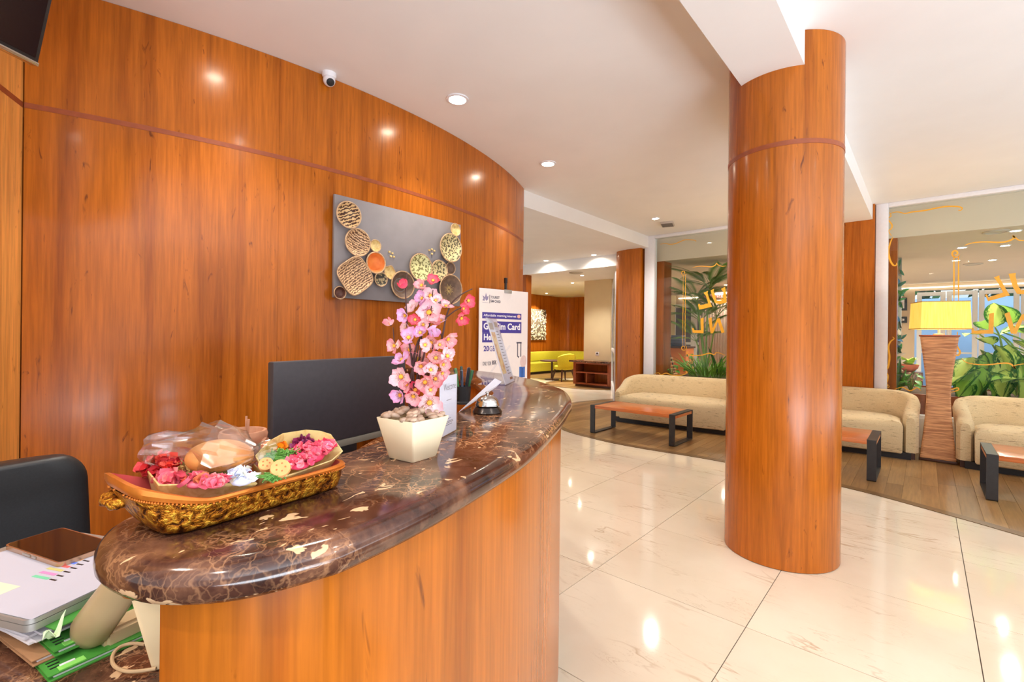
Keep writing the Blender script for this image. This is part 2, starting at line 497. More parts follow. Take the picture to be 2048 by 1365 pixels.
# panel meeting it at the left, brighter light put into its colour
p0 = Vector((-3.405, .135, 0)); dr = Vector((.9, -.436, 0)).normalized(); nn = Vector((-dr.y, dr.x, 0))
def side_block(bm, s0, s1, t0, t1, z0, z1):
    prism(bm, [tuple((p0 + dr * s + nn * t)[:2]) for s, t in ((s0, t0), (s1, t0), (s1, t1), (s0, t1))], z0, z1)
bm = BM(); side_block(bm, 0, 2.4, -.2, -.018, 0, HC - .001); ws = struct('wall_side', bm, M_TEAKLIT, label='teak panel wall left of the curved wall, coloured paler as if brightly lit')
for z0, z1 in ((0, 2.462), (2.488, HC - .002)):
    bm = BM(); side_block(bm, .0, 1.2, -.0185, 0, z0, z1); obj('veneer_panel', bm, M_TEAKLIT, ws)
    bm = BM(); side_block(bm, 1.201, 2.4, -.0185, 0, z0, z1); obj('veneer_panel', bm, M_TEAKLIT, ws)
bm = BM(); side_block(bm, 0, 2.4, -.0185, .002, 2.4615, 2.4885); obj('seam_strip', bm, M_TRIMW, ws)
# --- round column
bm = BM(); CX, CY, CRAD = -.688, 3.381, .32
lathe(bm, [(.300, 0), (.300, HC - .001)], 64, Matrix.Translation((CX, CY, 0))); colm = struct('column', bm, M_TEAKD, label='round teak veneered column in the middle of the lobby')
for z0, z1, nm, m in ((.004, 2.462, 'veneer_sleeve', M_TEAK), (2.488, HC - .0015, 'veneer_sleeve', M_TEAK)):
    bm = BM()
    R = [[(CX + r * math.cos(2 * PI * k / 96), CY + r * math.sin(2 * PI * k / 96), z) for k in range(96)] for r, z in ((.30, z0), (CRAD, z0), (CRAD, z1), (.30, z1))]
    loft(bm, R, True, False); obj(nm, bm, m, colm)
bm = BM(); R = [[(CX + r * math.cos(2 * PI * k / 96), CY + r * math.sin(2 * PI * k / 96), z) for k in range(96)] for r, z in ((.30, 2.4615), (CRAD + .002, 2.4615), (CRAD + .002, 2.4885), (.30, 2.4885))]
loft(bm, R, True, False); obj('seam_strip', bm, M_TRIMW, colm)
# --- glazed wall at the back: pillars, windows
bm = BM(); pts = [(-4.25, 8.05), (-4.345, 7.98), (-4.36, 7.90), (-4.31, 7.80), (-4.2, 7.735), (-4.05, 7.70), (-3.78, 7.70), (-3.78, 8.05)]
prism(bm, pts, 0, HS - .001); struct('wall_pillar', bm, M_TEAK, label='rounded teak pillar left of the glass with the palm')
bm = BM(); box2(bm, (-1.05, 7.70, 0), (-.505, 7.98, HS - .001)); box2(bm, (-.528, 7.70, HS - .001), (-.505, 7.98, HC - .001)); struct('wall_pillar', bm, M_TEAK, label='flat teak pillar behind the column')
bm = BM(); box2(bm, (-3.78, 7.74, 0), (-1.05, 7.90, .36)); box2(bm, (-.50, 7.74, 0), (4.6, 7.90, .36)); struct('wall_back', bm, M_FRAMEW, label='low sill wall under the glass')
def window(nm, x0, x1, label, wl_, top=HC):
    win = empty(nm, (0, 7.82, 0), 0, label, kind='structure')
    for nme, a, b in (('frame', (x0 - wl_, -.06, .36), (x0, .06, top - .002)), ('frame', (x1, -.06, .36), (x1 + .06, .06, top - .002)), ('frame', (x0, -.06, top - .055), (x1, .06, top - .002)), ('frame', (x0, -.06, .36), (x1, .06, .40))):
        bm = BM(); box2(bm, a, b, .004); obj(nme, bm, M_FRAMEW, win)
    bm = BM(); box2(bm, (x0, -.005, .40), (x1, .005, top - .055)); obj('pane', bm, M_GLASS, win)
    return win
win1 = window('window_1', -3.555, -1.12, 'glass pane with gold lettering in front of the palm', .18)
win2 = window('window_2', -.37, 4.5, 'glass pane with gold lettering behind the rattan lamp', .13)
# gold scrolls and letters on the room side of the glass
def on_glass(q): p = at_y(q[0], q[1], 7.808); return Vector((p.x, 0, p.z))
def scroll(win, pts, wd=.016, name='scroll_ornament', n=6):
    P = spline([on_glass(q) for q in pts], n); N = len(P)
    L = []; Rr = []
    for i, p in enumerate(P):
        t = (P[min(i + 1, N - 1)] - P[max(i - 1, 0)]).normalized(); nv = Vector((-t.z, 0, t.x))
        h = wd * (.35 + .65 * math.sin(PI * min(1, (i + 1) / (N + 1)))) / 2
        L.append(p + nv * h); Rr.append(p - nv * h)
    bm = BM(); a = [bm.verts.new(p) for p in L]; b = [bm.verts.new(p) for p in Rr]
    for i in range(N - 1): bm.faces.new((a[i], a[i + 1], b[i + 1], b[i]))
    for v in bm.verts: v.co.y = -.0062
    r = bmesh.ops.extrude_face_region(bm, geom=list(bm.faces))
    for v in r['geom']:
        if isinstance(v, bmesh.types.BMVert): v.co.y = -.009
    obj(name, bm, M_GOLD, win, False)
def glyph(win, polys):
    bm = BM()
    for k, poly in enumerate(polys):
        P = [on_glass(q) for q in poly]
        loft(bm, [[Vector((p.x, y, p.z)) for p in P] for y in (-.0062 - .0004 * k, -.0095 - .0006 * k)])
    obj('letter', bm, M_GOLD, win, False)
def coil(cx, cyy, r, a0, turns, n=10, k=.25):
    return [(cx + r * (1 - (1 - k) * i / n) * math.cos(a0 + turns * 2 * PI * i / n), cyy + r * (1 - (1 - k) * i / n) * math.sin(a0 + turns * 2 * PI * i / n)) for i in range(n + 1)]
# left pane
scroll(win1, [(1304, 513), (1300, 508), (1306, 506), (1308, 510)], .012)
scroll(win1, [(1299, 514), (1304, 518), (1298, 524), (1303, 532), (1300, 545), (1300, 558), (1304, 566), (1303, 569), (1300, 566)], .016)
scroll(win1, [(1320, 489), (1330, 487), (1340, 489), (1352, 487), (1370, 480), (1390, 481), (1391, 484)], .013)
scroll(win1, [(1385, 536), (1395, 533), (1410, 533), (1422, 534), (1430, 531), (1433, 527), (1436, 530), (1444, 533), (1452, 532)], .015)
scroll(win1, coil(1367, 546, 6, .3, 1.2), .011)
scroll(win1, coil(1367, 696, 6.5, -.9, 1.3), .013)
for x in (1366, 1370.5): scroll(win1, [(x, 550), (x, 600), (x - .5, 650), (x - .5, 692)], .008)
scroll(win1, [(1305, 673), (1301, 671), (1299, 685), (1300, 705), (1298, 720), (1295, 723), (1300, 730), (1299, 738)], .014)
scroll(win1, coil(1298, 744, 4, 0, 1.1), .010)
scroll(win1, [(1308, 749), (1316, 746), (1322, 750), (1332, 747), (1345, 751), (1362, 751), (1373, 747), (1374, 744), (1371, 744)], .016)
scroll(win1, [(1378, 705), (1374, 704), (1374, 708), (1384, 711), (1402, 711), (1418, 707), (1428, 710), (1432, 706), (1440, 707), (1450, 711)], .016)
glyph(win1, [[(1407, 586), (1416, 582), (1415, 587), (1422, 609), (1424, 614), (1418, 614), (1412, 592)], [(1396, 609), (1399, 608), (1401, 611), (1420, 606), (1424, 614), (1398, 620)]])
glyph(win1, [[(1421, 581), (1428, 578), (1427, 583), (1433, 601), (1436, 606), (1430, 607), (1425, 595)], [(1430, 601), (1436, 602), (1444, 601), (1440, 598), (1445, 597), (1447, 602), (1450, 606), (1440, 609), (1432, 607)], [(1442, 578), (1450, 574), (1452, 590), (1453, 605), (1448, 606), (1446, 596), (1446, 584)]])
glyph(win1, [[(1401, 638), (1407, 635), (1407, 667), (1402, 667)], [(1384, 656), (1387, 657), (1389, 661), (1402, 661), (1407, 667), (1385, 666)]])
glyph(win1, [[(1417, 637), (1423, 635), (1426, 667), (1421, 667)], [(1426, 667), (1421, 667), (1434, 638), (1439, 636)], [(1434, 638), (1439, 636), (1449, 665), (1443, 667)]])
# right pane
scroll(win2, [(1780, 427), (1795, 424), (1810, 427), (1825, 424), (1850, 421), (1885, 414), (1912, 413), (1924, 416), (1921, 421), (1916, 420)], .017)
scroll(win2, [(1779, 425), (1782, 432), (1776, 438), (1784, 450), (1782, 458), (1777, 462), (1783, 472)], .015)
scroll(win2, [(1786, 474), (1781, 485), (1777, 502), (1780, 520), (1787, 531), (1793, 530), (1793, 526)], .020)
scroll(win2, [(1785, 674), (1788, 678), (1781, 684), (1777, 695), (1779, 715), (1776, 735), (1770, 742), (1776, 752), (1774, 765), (1769, 768)], .020)
scroll(win2, coil(1774, 772, 5, 0, 1.2), .012)
scroll(win2, [(1790, 779), (1805, 775), (1820, 782), (1834, 776), (1842, 782)], .014)
scroll(win2, [(1900, 778), (1905, 779), (1915, 776), (1916, 781), (1900, 786)], .014)
scroll(win2, coil(1911, 507, 9, .2, 1.3), .018)
for x in (1908, 1917): scroll(win2, [(x, 512), (x, 545), (x, 575), (x, 602)], .014)
scroll(win2, [(1915, 664), (1914, 690), (1920, 704), (1916, 711), (1908, 709), (1906, 704), (1911, 703)], .020)
scroll(win2, [(1929, 491), (1945, 486), (1970, 484), (2000, 485), (2018, 482), (2028, 476), (2026, 472), (2030, 475), (2040, 481), (2060, 481)], .018)
scroll(win2, [(1924, 718), (1932, 725), (1950, 729), (1975, 730), (2005, 727), (2020, 728), (2028, 734), (2031, 738), (2028, 733), (2036, 730), (2060, 727)], .016)
glyph(win2, [[(1988, 555), (1999, 551), (1999, 556), (2013, 580), (2020, 591), (2010, 592), (1996, 566)], [(1970, 590), (1974, 589), (1977, 595), (2010, 584), (2020, 591), (1976, 603)]])
glyph(win2, [[(2017, 548), (2032, 546), (2031, 552), (2036, 572), (2044, 582), (2034, 588), (2026, 575)], [(2034, 588), (2044, 581), (2060, 575), (2066, 566), (2070, 572), (2062, 586), (2046, 589)]])
glyph(win2, [[(1978, 628), (1988, 626), (1987, 668), (1977, 668)], [(1943, 655), (1947, 657), (1949, 662), (1978, 660), (1987, 668), (1943, 668)]])
glyph(win2, [[(2009, 628), (2019, 624), (2032, 668), (2022, 668)], [(2022, 668), (2033, 668), (2052, 626), (2043, 630)], [(2043, 630), (2052, 626), (2066, 668), (2056, 668)]])
# --- walls of the back room
bm = BM(); box2(bm, (-11, 7.9, 0), (-10.8, 15, HK)); struct('wall_west', bm, M_TEAK, label='teak wall with the carved art panel')
bm = BM(); pts = [(-10.8 + .62 * (1 - math.cos(a)), 14.75 + .65 * math.sin(a)) for a in [k * PI / 2 / 10 for k in range(11)]]
prism(bm, pts + [(-6.9, 15.4), (-6.9, 15.6), (-11, 15.6), (-11, 14.75)], 0, HK - .001); struct('wall_north', bm, M_TEAK, label='teak wall with a rounded corner beyond the lime sofa')
bm = BM(); box2(bm, (-11, 8.0, 0), (-6.66, 8.2, HB)); struct('wall_jamb', bm, M_TEAKD, label='teak wall edge beyond the poster')
a = at_y(1167.5, 700, 10.95); b = at_y(1221, 700, 10.95)
bm = BM(); box2(bm, (a.x, 10.95, 0), (b.x, 11.6, HK - .001)); struct('wall_column', bm, M_CREAM, label='cream square column behind the low shelf cabinet')
bm = BM(); box2(bm, (-6.25, 11.6, 0), (-6.1, 15.6, HK - .001)); struct('wall_divider', bm, M_CREAM)
# white glazed door seen edge-on beside the pillar
q0, q1 = Vector((-4.47, 8.10, 0)), Vector((-5.75, 10.25, 0)); dd = (q1 - q0); ang = math.atan2(dd.y, dd.x); L = dd.length
dr1 = empty('door_1', q0, ang, 'white framed glass door seen edge on beside the teak pillar', kind='structure')
for a, b in (((0, -.025, .02), (.1, .025, 2.6)), ((L - .1, -.025, .02), (L, .025, 2.6)), ((.1, -.025, 2.5), (L - .1, .025, 2.6)), ((.1, -.025, .02), (L - .1, .025, .25)), ((.1, -.025, 1.0), (L - .1, .025, 1.06))):
    bm = BM(); box2(bm, a, b, .004); obj('frame', bm, M_FRAMEW, dr1)
bm = BM(); box2(bm, (.1, -.004, .25), (L - .1, .004, 2.5)); obj('pane', bm, M_GLASS, dr1)
bm = BM(); tube(bm, [(.2, -.03, .95), (.2, -.07, .95), (.2, -.07, 1.25), (.2, -.03, 1.25)], .012, 8); obj('handle', bm, M_STEEL, dr1)
# --- inner room beyond the glass
bm = BM(); box2(bm, (-6.3, 8.0, -.003), (4.8, 15, .002)); struct('floor_inner', bm, M_TILE)
bm = BM(); box2(bm, (-6.1, 15, 0), (-.20, 15.2, HI)); box2(bm, (-.2, 15, 2.52), (4.8, 15.2, HI)); struct('wall_far', bm, M_BEIGE, label='beige far wall of the room beyond the glass')
bm = BM(); box2(bm, (4.6, 7.7, 0), (4.8, 15.2, HC)); struct('wall_right', bm, M_BEIGE)
bm = BM(); box2(bm, (-3.80, 7.98, 0), (-3.47, 8.3, HI)); struct('trim_1', bm, M_TEAKD, label='teak post behind the left glass pane')
bm = BM(); box2(bm, (-.56, 7.985, 0), (-.285, 8.25, HI)); struct('trim_2', bm, M_TEAKD, label='teak post behind the right glass pane')
M_DGL = m_glass('door_glass', (.86, .93, .98, 1))
def glazed_leaf(name, x0, x1, y, z0, z1, label, rail=1.02, bars=()):
    d = empty(name, (x0, y, 0), 0, label, kind='structure'); W = x1 - x0
    for a, b in (((0, -.03, z0), (.09, .03, z1)), ((W - .09, -.03, z0), (W, .03, z1)), ((.09, -.03, z1 - .09), (W - .09, .03, z1)), ((.09, -.03, z0), (W - .09, .03, z0 + .18)), ((.09, -.02, rail), (W - .09, .02, rail + .04))):
        bm = BM(); box2(bm, a, b, .004); obj('frame', bm, M_FRAMEW, d)
    bm = BM(); box2(bm, (.09, -.004, z0 + .18), (W - .09, .004, rail)); obj('pane', bm, M_DGL, d)
    bm = BM(); box2(bm, (.09, -.004, rail + .04), (W - .09, .004, z1 - .09)); obj('pane', bm, M_DGL, d)
    return d
xs = [-.17, .36, .90, 1.55, 2.2, 2.85, 3.5]
for k, (a, b) in enumerate(zip(xs, xs[1:])):
    glazed_leaf('door_%d' % (k + 3), a + .01, b - .01, 15.05, .02, 2.48, 'white framed glass door leaf in the far row, %s' % ('next to the framed pictures', 'second from the framed pictures', 'third from the framed pictures', 'fourth from the framed pictures', 'second from the right end', 'at the right end')[k])
a = at_y(1345, 605, 14.9); b = at_y(1388, 600, 14.9); c = at_y(1430, 600, 14.9)
M_NIGHT = plain('dim_room_glass', lin(104, 104, 120), .15, .25, 2)
for k, (x0, x1) in enumerate(((a.x, b.x), (b.x, c.x))):
    d = empty('door_%d' % (k + 10), (x0, 14.97, 0), 0, 'white door with dim panes on the far wall, %s of the pair behind the palm' % ('left leaf' if k == 0 else 'right leaf'), kind='structure'); W = x1 - x0
    for p, q in (((0, -.05, .01), (.1, .02, 2.4)), ((W - .1, -.05, .01), (W, .02, 2.4)), ((.1, -.05, 2.28), (W - .1, .02, 2.4)), ((.1, -.05, .01), (W - .1, .02, .2)), ((.1, -.05, 1.1), (W - .1, .02, 1.18))):
        bm = BM(); box2(bm, p, q, .004); obj('frame', bm, M_FRAMEW, d)
    for z0, z1 in ((.2, 1.1), (1.18, 2.28)):
        bm = BM(); box2(bm, (.1, -.02, z0), (W - .1, .01, z1)); obj('pane', bm, M_NIGHT, d)
bm = BM(); box2(bm, (-6, 14.93, 2.575), (4.5, 14.98, 2.60)); tag(obj('cove_light', bm, M_COVE), 'long bright cove light strip above the far doors', 'light')
# outside the far doors
bm = BM(); box2(bm, (-6, 15.3, -.2), (9, 30, -.02)); struct('ground_outside', bm, M_BEIGE)
bm = BM(); box2(bm, (-.5, 17.0, -.1), (9, 17.2, 2.45), .01); tag(obj('garden_wall', bm, plain('blue_paint', lin(176, 208, 252), .7, .03, 2)), 'pale blue painted garden wall outside the far glass doors', 'wall')

# ================================================================== lights of the place and added fill lamps
DL = BM(); lathe(DL, [(.062, 0), (.062, -.006), (.048, -.008), (.045, -.002), (.045, 0)], 20); ring_me = mesh('trim_ring', DL, M_FRAMEW)
DL = BM(); lathe(DL, [(.044, -.001), (.044, -.004), (.02, -.0045), (.0001, -.0046)], 16); lamp_me = mesh('bulb', DL, M_LAMP)
def downlight(x, y, z, label, power, size=95, group=None, sc=1.0, aim=None, blend=.7):
    t = empty('downlight', (x, y, z), 0, label, 'ceiling light', group or 'recessed ceiling downlights')
    put('trim_ring', ring_me, t, sc=(sc,) * 3); put('bulb', lamp_me, t, sc=(sc,) * 3)
    if power: spot((x, y, z - .02), power, size, blend, aim=aim)
    return t
G1 = 'downlights along the curved wall'
downlight(-2.65, .85, HC, 'downlight before the curved wall just above the picture', 60, group=G1, sc=1.35)
downlight(-2.641, 2.351, HC, 'big bright downlight in front of the curved wall, nearest to the camera dome', 60, group=G1, sc=1.35)
downlight(-2.915, 3.837, HC, 'downlight right of the end of the curved wall', 60, group=G1, sc=1.35)
downlight(-3.033, 6.65, HC, 'downlight beside the ceiling smoke vent by the palm window', 130, 150, group=G1)
G2 = 'added fill downlights out of view over the lobby'  # unseen lamps added to brighten the lobby and the counter
for k, (x, y) in enumerate([(-1.5, 1.0), (.7, 1.0), (1.9, 2.4), (3.3, 4.4), (4.2, 6.5), (2.9, 1.2), (-1.2, -.9), (.1, -1.1)]):
    downlight(x, y, HC, 'added fill downlight out of view above the lobby', 75 if y < 0 else 42, 150, G2)
G3 = 'wall washing downlights at the white bulkhead'
for k, px_ in enumerate((1092, 1188)):
    p = at_y(px_, 520, 7.80)
    downlight(p.x, 7.80, HS, 'wall washer throwing a bright arc on the bulkhead, %s arc' % ('left' if k == 0 else 'right'), 26, 150, G3, aim=(p.x, 7.95, 2.0), blend=.5)
G4 = 'downlights in the back room ceiling'
for px_, py_, lab, pw in ((1164, 551, 'small downlight nearest the cream square column', 130), (1145, 566, 'second small back room downlight from the cream column', 300), (1093, 587, 'small downlight above the carved art panel', 200)):
    p = at_z(px_, py_, HK); downlight(p.x, p.y, HK, lab, pw, 120, G4, .9)
spot((-9.9, 13.4, 2.8), 110, 60, .6, aim=(-10.8, 13.5, 1.7))
spot((-8.3, 11.0, 2.8), 330, 130, .7)  # added fill spot without a fixture, brightens the back room
G5 = 'downlights in the room beyond the glass'
for (x, y), lab in zip([(.375, 10.82), (.385, 9.35), (.83, 9.5), (.825, 11.1), (.81, 8.3)], ('downlight over the gold column ornament, lower one', 'downlight at the curled end of the gold scroll', 'downlight below the long gold scroll', 'small downlight right of the lampshade ornament far back', 'downlight highest on the inner ceiling behind the glass')):
    downlight(x, y, HI, lab, 80, 150, G5)
for x, y in ((-2.2, 10.5), (-3.8, 12.5), (4.1, 12.5), (-1, 13)):  # unseen lamps added to brighten the room beyond the glass
    downlight(x, y, HI, 'added fill downlight unseen in the inner room', 190, 150, 'added inner room fill downlights')
# ceiling vents
def vent(x, y, z, rz, w_, d_, label, round_=False):
    t = empty('ceiling_vent', (x, y, z), rz, label, 'vent')
    bm = BM()
    if round_: lathe(bm, [(w_, 0), (w_, -.012), (w_ * .8, -.02), (w_ * .75, -.008), (.001, -.008)], 24)
    else: box2(bm, (-w_ / 2, -d_ / 2, -.03), (w_ / 2, d_ / 2, 0), .006)
    obj('body', bm, plain('vent_paint', lin(190, 180, 170), .6), t)
    if not round_:
        for k in range(5):
            bm = BM(); box(bm, (0, -d_ / 2 + (k + .5) * d_ / 5, -.031), (w_ * .86, d_ / 9, .008)); obj('louvre', bm, plain('vent_slot', lin(120, 112, 106), .6), t)
vent(-3.02, 7.05, HC, .3, .19, .26, 'square white ceiling vent above the palm window')
p = at_z(1152, 545.5, HK); vent(p.x, p.y, HK, 0, .16, .1, 'round ceiling vent in the back room', True)
p = at_z(1992, 463, HI); vent(p.x, p.y, HI, 0, .12, .1, 'larger round vent on the inner ceiling', True)
p = at_z(1946, 528, HI); vent(p.x, p.y, HI, 0, .13, .1, 'smaller round vent far back on the inner ceiling', True)

# ================================================================== sofas
def tub_sofa(name, loc, rz, W, D, label, group):
    t = empty(name, loc, rz, label, 'sofa', group)
    hw, hd, R = W / 2, D / 2, .34
    # centre line of the shell from the front of one arm round the back to the other
    th = .13
    path = [(-hw + th / 2, -hd + .10)] + [(-hw + th / 2, -hd + .25)]
    path += [(-hw + th / 2 + (R) * (1 - math.cos(a)), hd - th / 2 - R + R * math.sin(a)) for a in [k * PI / 2 / 8 for k in range(9)]]
    path += [(-x, y) for x, y in path[::-1]]
    path = resample(path, 61)
    rings = []
    for i, (x, y) in enumerate(path):
        a = path[max(i - 1, 0)]; b = path[min(i + 1, 60)]
        tx, ty = b[0] - a[0], b[1] - a[1]; l = math.hypot(tx, ty); nx, ny = -ty / l, tx / l
        s = (y + hd) / D
        s2 = max(0, min(1, (s - .08) / .8)); s2 = s2 * s2 * (3 - 2 * s2)
        h = .50 + .21 * s2
        wd = th * (1.0 + .1 * (1 - s2)); lean = .06 * s2
        ring = []
        prof = [(-.5, .08), (-.5, .3), (-.5, h - .06), (-.36, h - .015), (0, h), (.36, h - .015), (.5, h - .06), (.5, .3), (.5, .08)]
        end = 1.0
        if i in (0, 60): end = .70
        for u, z in prof:
            k = lean * max(0, (z - .3) / .4)
            zz = z if end == 1 else .08 + (z - .08) * .96
            ring.append((x + nx * (u * wd * end + k), y + ny * (u * wd * end + k), zz))
        rings.append(ring)
    # rounded arm fronts
    def nose(r, dy): return [(p[0], p[1] + dy, p[2]) for p in r]
    rings = [nose([(rings[0][4][0] + (p[0] - rings[0][4][0]) * .8, p[1], .1 + (p[2] - .1) * .97) for p in rings[0]], -.03)] + rings + [nose([(rings[-1][4][0] + (p[0] - rings[-1][4][0]) * .8, p[1], .1 + (p[2] - .1) * .97) for p in rings[-1]], -.03)]
    bm = BM(); loft(bm, rings); obj('backrest', bm, M_SOFA, t, ang=60)
    # seat cushion with a soft bowed front
    out = []
    xi = hw - th - .004
    fr = [(-xi + 2 * xi * k / 16, -hd - .01 - .035 * math.sin(PI * k / 16)) for k in range(17)]
    bk = [(xi, hd - th - .30), (xi - .09, hd - th - .10), (xi - .3, hd - th - .02), (-xi + .3, hd - th - .02), (-xi + .09, hd - th - .10), (-xi, hd - th - .30)]
    poly = fr + bk
    rings = []
    for z, ins in ((.075, .012), (.09, 0), (.36, -.004), (.40, .008), (.42, .03), (.432, .09)):
        rings.append([(p[0], p[1], z) for p in offset2(poly, ins)])
    bm = BM(); loft(bm, rings); obj('seat', bm, M_SOFA, t, ang=60)
    bm = BM(); box2(bm, (-hw + .06, -hd + .05, .0), (hw - .06, hd - .07, .078)); obj('plinth', bm, M_BLACK, t)
    for sx in (-1, 1):
        for sy in (-1, 1):
            bm = BM(); box(bm, (sx * (hw - .05), sy * (hd - .12), .04), (.05, .05, .08)); obj('foot', bm, M_DWOOD, t)
    return t
GS = 'cream tub sofas along the glass'
tub_sofa('sofa', (-2.83, 7.08, 0), .07, 1.80, .86, 'cream slub fabric tub sofa behind the whole coffee table by the palm', GS)
tub_sofa('sofa', (-.93, 7.19, 0), .03, 1.74, .86, 'cream tub sofa half hidden by the round column, left of the rattan lamp', GS)
tub_sofa('sofa', (1.13, 7.19, 0), 0, 1.74, .86, 'cream tub sofa right of the rattan lamp, cut by the picture edge', GS)

# ================================================================== coffee tables
def coffee_table(x0, x1, y0, y1, label, h=.388):
    t = empty('coffee_table', ((x0 + x1) / 2, (y0 + y1) / 2, 0.0045), 0, label, 'coffee table', 'coffee tables with black flat bar legs')
    hw, hd, bw, th = (x1 - x0) / 2, (y1 - y0) / 2, .072, .014
    bm = BM(); box2(bm, (-hw + bw, -hd, h - .045), (hw - bw, hd, h - .002), .003); obj('tabletop', bm, M_TABLE, t)
    for s in (-1, 1):
        xa, xb = (-hw, -hw + bw) if s < 0 else (hw - bw, hw)
        e = BM()
        outer = [(-hd, 0.01), (-hd + .01, 0), (hd - .01, 0), (hd, .01), (hd, h - .004), (hd - .004, h), (-hd + .004, h), (-hd, h - .004)]
        inn = [(-hd + th, .018), (-hd + .018, th), (hd - .018, th), (hd - th, .018), (hd - th, h - th - .004), (hd - th - .004, h - th), (-hd + th + .004, h - th), (-hd + th, h - th - .004)]
        V = [[e.verts.new((x, p[0], p[1])) for p in P] for P in (outer, inn) for x in (xa, xb)]
        oa, ob, ia, ib = V
        for i in range(8):
            j = (i + 1) % 8
            e.faces.new((oa[i], oa[j], ob[j], ob[i])); e.faces.new((ia[i], ib[i], ib[j], ia[j]))
            e.faces.new((oa[i], ia[i], ia[j], oa[j])); e.faces.new((ob[i], ob[j], ib[j], ib[i]))
        obj('leg_frame', e, M_BLACKM, t)
        bm = BM(); box2(bm, (xa + .004, -hd + .03, h - .05), (xb - .004, hd - .03, h - th)); obj('support_rail', bm, M_TABLE, t)
    return t
coffee_table(-3.475, -2.28, 5.60, 6.19, 'low wooden coffee table seen whole before the sofa by the palm')
coffee_table(-1.57, -.335, 5.555, 6.19, 'low wooden coffee table half hidden behind the round column')
coffee_table(.392, 1.62, 5.59, 6.19, 'low wooden coffee table cut by the right edge of the picture')

# ================================================================== rattan floor lamps
def m_wicker():
    s = NT('rattan_weave')
    n = s.noise(s.coord((30, 30, 2)), 3, 3)
    a = s.noise(s.coord((1, 1, 14)), 7, 3)
    s.col(s.mix(s.ramp(a.outputs[0], [(.35, 0.0), (.65, 1.0)]), lin(172, 112, 70), lin(226, 166, 112))).set(rough=.55)
    return s.m
M_WICK = m_wicker()
def m_shade():
    s = NT('lit_lamp_shade')
    n = s.noise(s.coord((60, 60, 2)), 1.5, 4, .6)
    c = s.ramp(n.outputs[0], [(.3, lin(240, 192, 76)), (.7, lin(252, 220, 112))])
    s.col(c).set(rough=.8); s.l(c, s.p.inputs['Emission Color']); s.p.inputs['Emission Strength'].default_value = .62
    return s.m
M_SHADE = m_shade()
def rattan_lamp(x, y, label, rz=.33):
    t = empty('floor_lamp', (x, y, .0045), 0, label, 'floor lamp', 'rattan floor lamps between the sofas')
    prof = [(0, .152), (.1, .142), (.3, .122), (.5, .106), (.68, .098), (.80, .099), (.95, .110), (1.1, .126), (1.25, .143), (1.385, .158)]
    def hwid(z):
        for (a, wa), (b, wb) in zip(prof, prof[1:]):
            if z <= b: return wa + (wb - wa) * (z - a) / (b - a)
        return prof[-1][1]
    # woven body: rows of strands, over and under the uprights
    NR, N = 92, 12
    rings = []
    for k in range(NR * 2 + 1):
        z = .03 + (1.345) * k / (NR * 2); hw_ = hwid(z)
        row = k // 2; bulge = .0035 if k % 2 else -.001
        ring = []
        for s in range(4):
            for i in range(N):
                u = -1 + 2 * i / N
                o = bulge * (1 if (i + row) % 2 else .15)
                c = [(u, -1), (1, u), (-u, 1), (-1, -u)][s]
                nx, ny = [(0, -1), (1, 0), (0, 1), (-1, 0)][s]
                ring.append((c[0] * hw_ + nx * o, c[1] * hw_ * .62 + ny * o, z))
        rings.append(ring)
    bm = BM(); loft(bm, rings); obj('woven_body', bm, M_WICK, t, ang=80)
    bm = BM(); box2(bm, (-.157, -.10, 0), (.157, .10, .03), .004); obj('base', bm, M_DWOOD, t)
    bm = BM(); box2(bm, (-.168, -.108, 1.375), (.168, .108, 1.392), .003); obj('top_board', bm, M_CAB, t)
    for zz in (.79,): 
        bm = BM(); box2(bm, (-.101, -.066, zz), (.101, .066, zz + .012), .003); obj('band', bm, M_WICK, t)
    bm = BM(); lathe(bm, [(.05, 1.392), (.05, 1.404), (.012, 1.41), (.012, 1.60), (.03, 1.605), (.03, 1.64)], 16); obj('stem', bm, M_FRAMEW, t)
    bm = BM(); bmesh.ops.create_uvsphere(bm, u_segments=12, v_segments=8, radius=.035, matrix=Matrix.Translation((0, 0, 1.655))); obj('bulb', bm, emit('bulb_glow', (1, .8, .45, 1), 6), t)
    M = Matrix.Rotation(rz, 4, 'Z')
    sh = BM()
    a, b, z0, z1, tk = .205, .15, 1.455, 1.76, .004
    def rect(a, b, z): return [M @ Vector(p) for p in ((-a, -b, z), (a, -b, z), (a, b, z), (-a, b, z))]
    R = [rect(a + .012, b + .01, z0), rect(a, b, z1), rect(a - tk, b - tk, z1), rect(a + .012 - tk, b + .01 - tk, z0)]
    loft(sh, R + [R[0]], True, False); bmesh.ops.remove_doubles(sh, verts=sh.verts, dist=1e-5)
    shade = obj('lamp_shade', sh, M_SHADE, t)
    for z in (z0, z1 - .008):
        k = (z1 - z) / .3 * .012
        bm = BM(); R = [rect(a + k + .003, b + k + .003, z), rect(a + k + .003, b + k + .003, z + .008), rect(a + k - .003, b + k - .003, z + .008), rect(a + k - .003, b + k - .003, z)]
        loft(bm, R + [R[0]], True, False); bmesh.ops.remove_doubles(bm, verts=bm.verts, dist=1e-5); obj('shade_trim', bm, plain('shade_piping', lin(176, 140, 60), .6), shade)
    l = bpy.data.lights.new('lamp_bulb', 'POINT'); l.energy = 14; l.color = (1, .72, .36); l.shadow_soft_size = .05
    lo = bpy.data.objects.new('lamp_bulb', l); C.objects.link(lo); lo.location = (x, y, 1.70)
    return t
rattan_lamp(.113, 7.02, 'tall waisted rattan floor lamp with a lit yellow shade between two sofas')
rattan_lamp(-1.865, 7.02, 'rattan floor lamp behind the round column, only a strip of its lit shade showing')

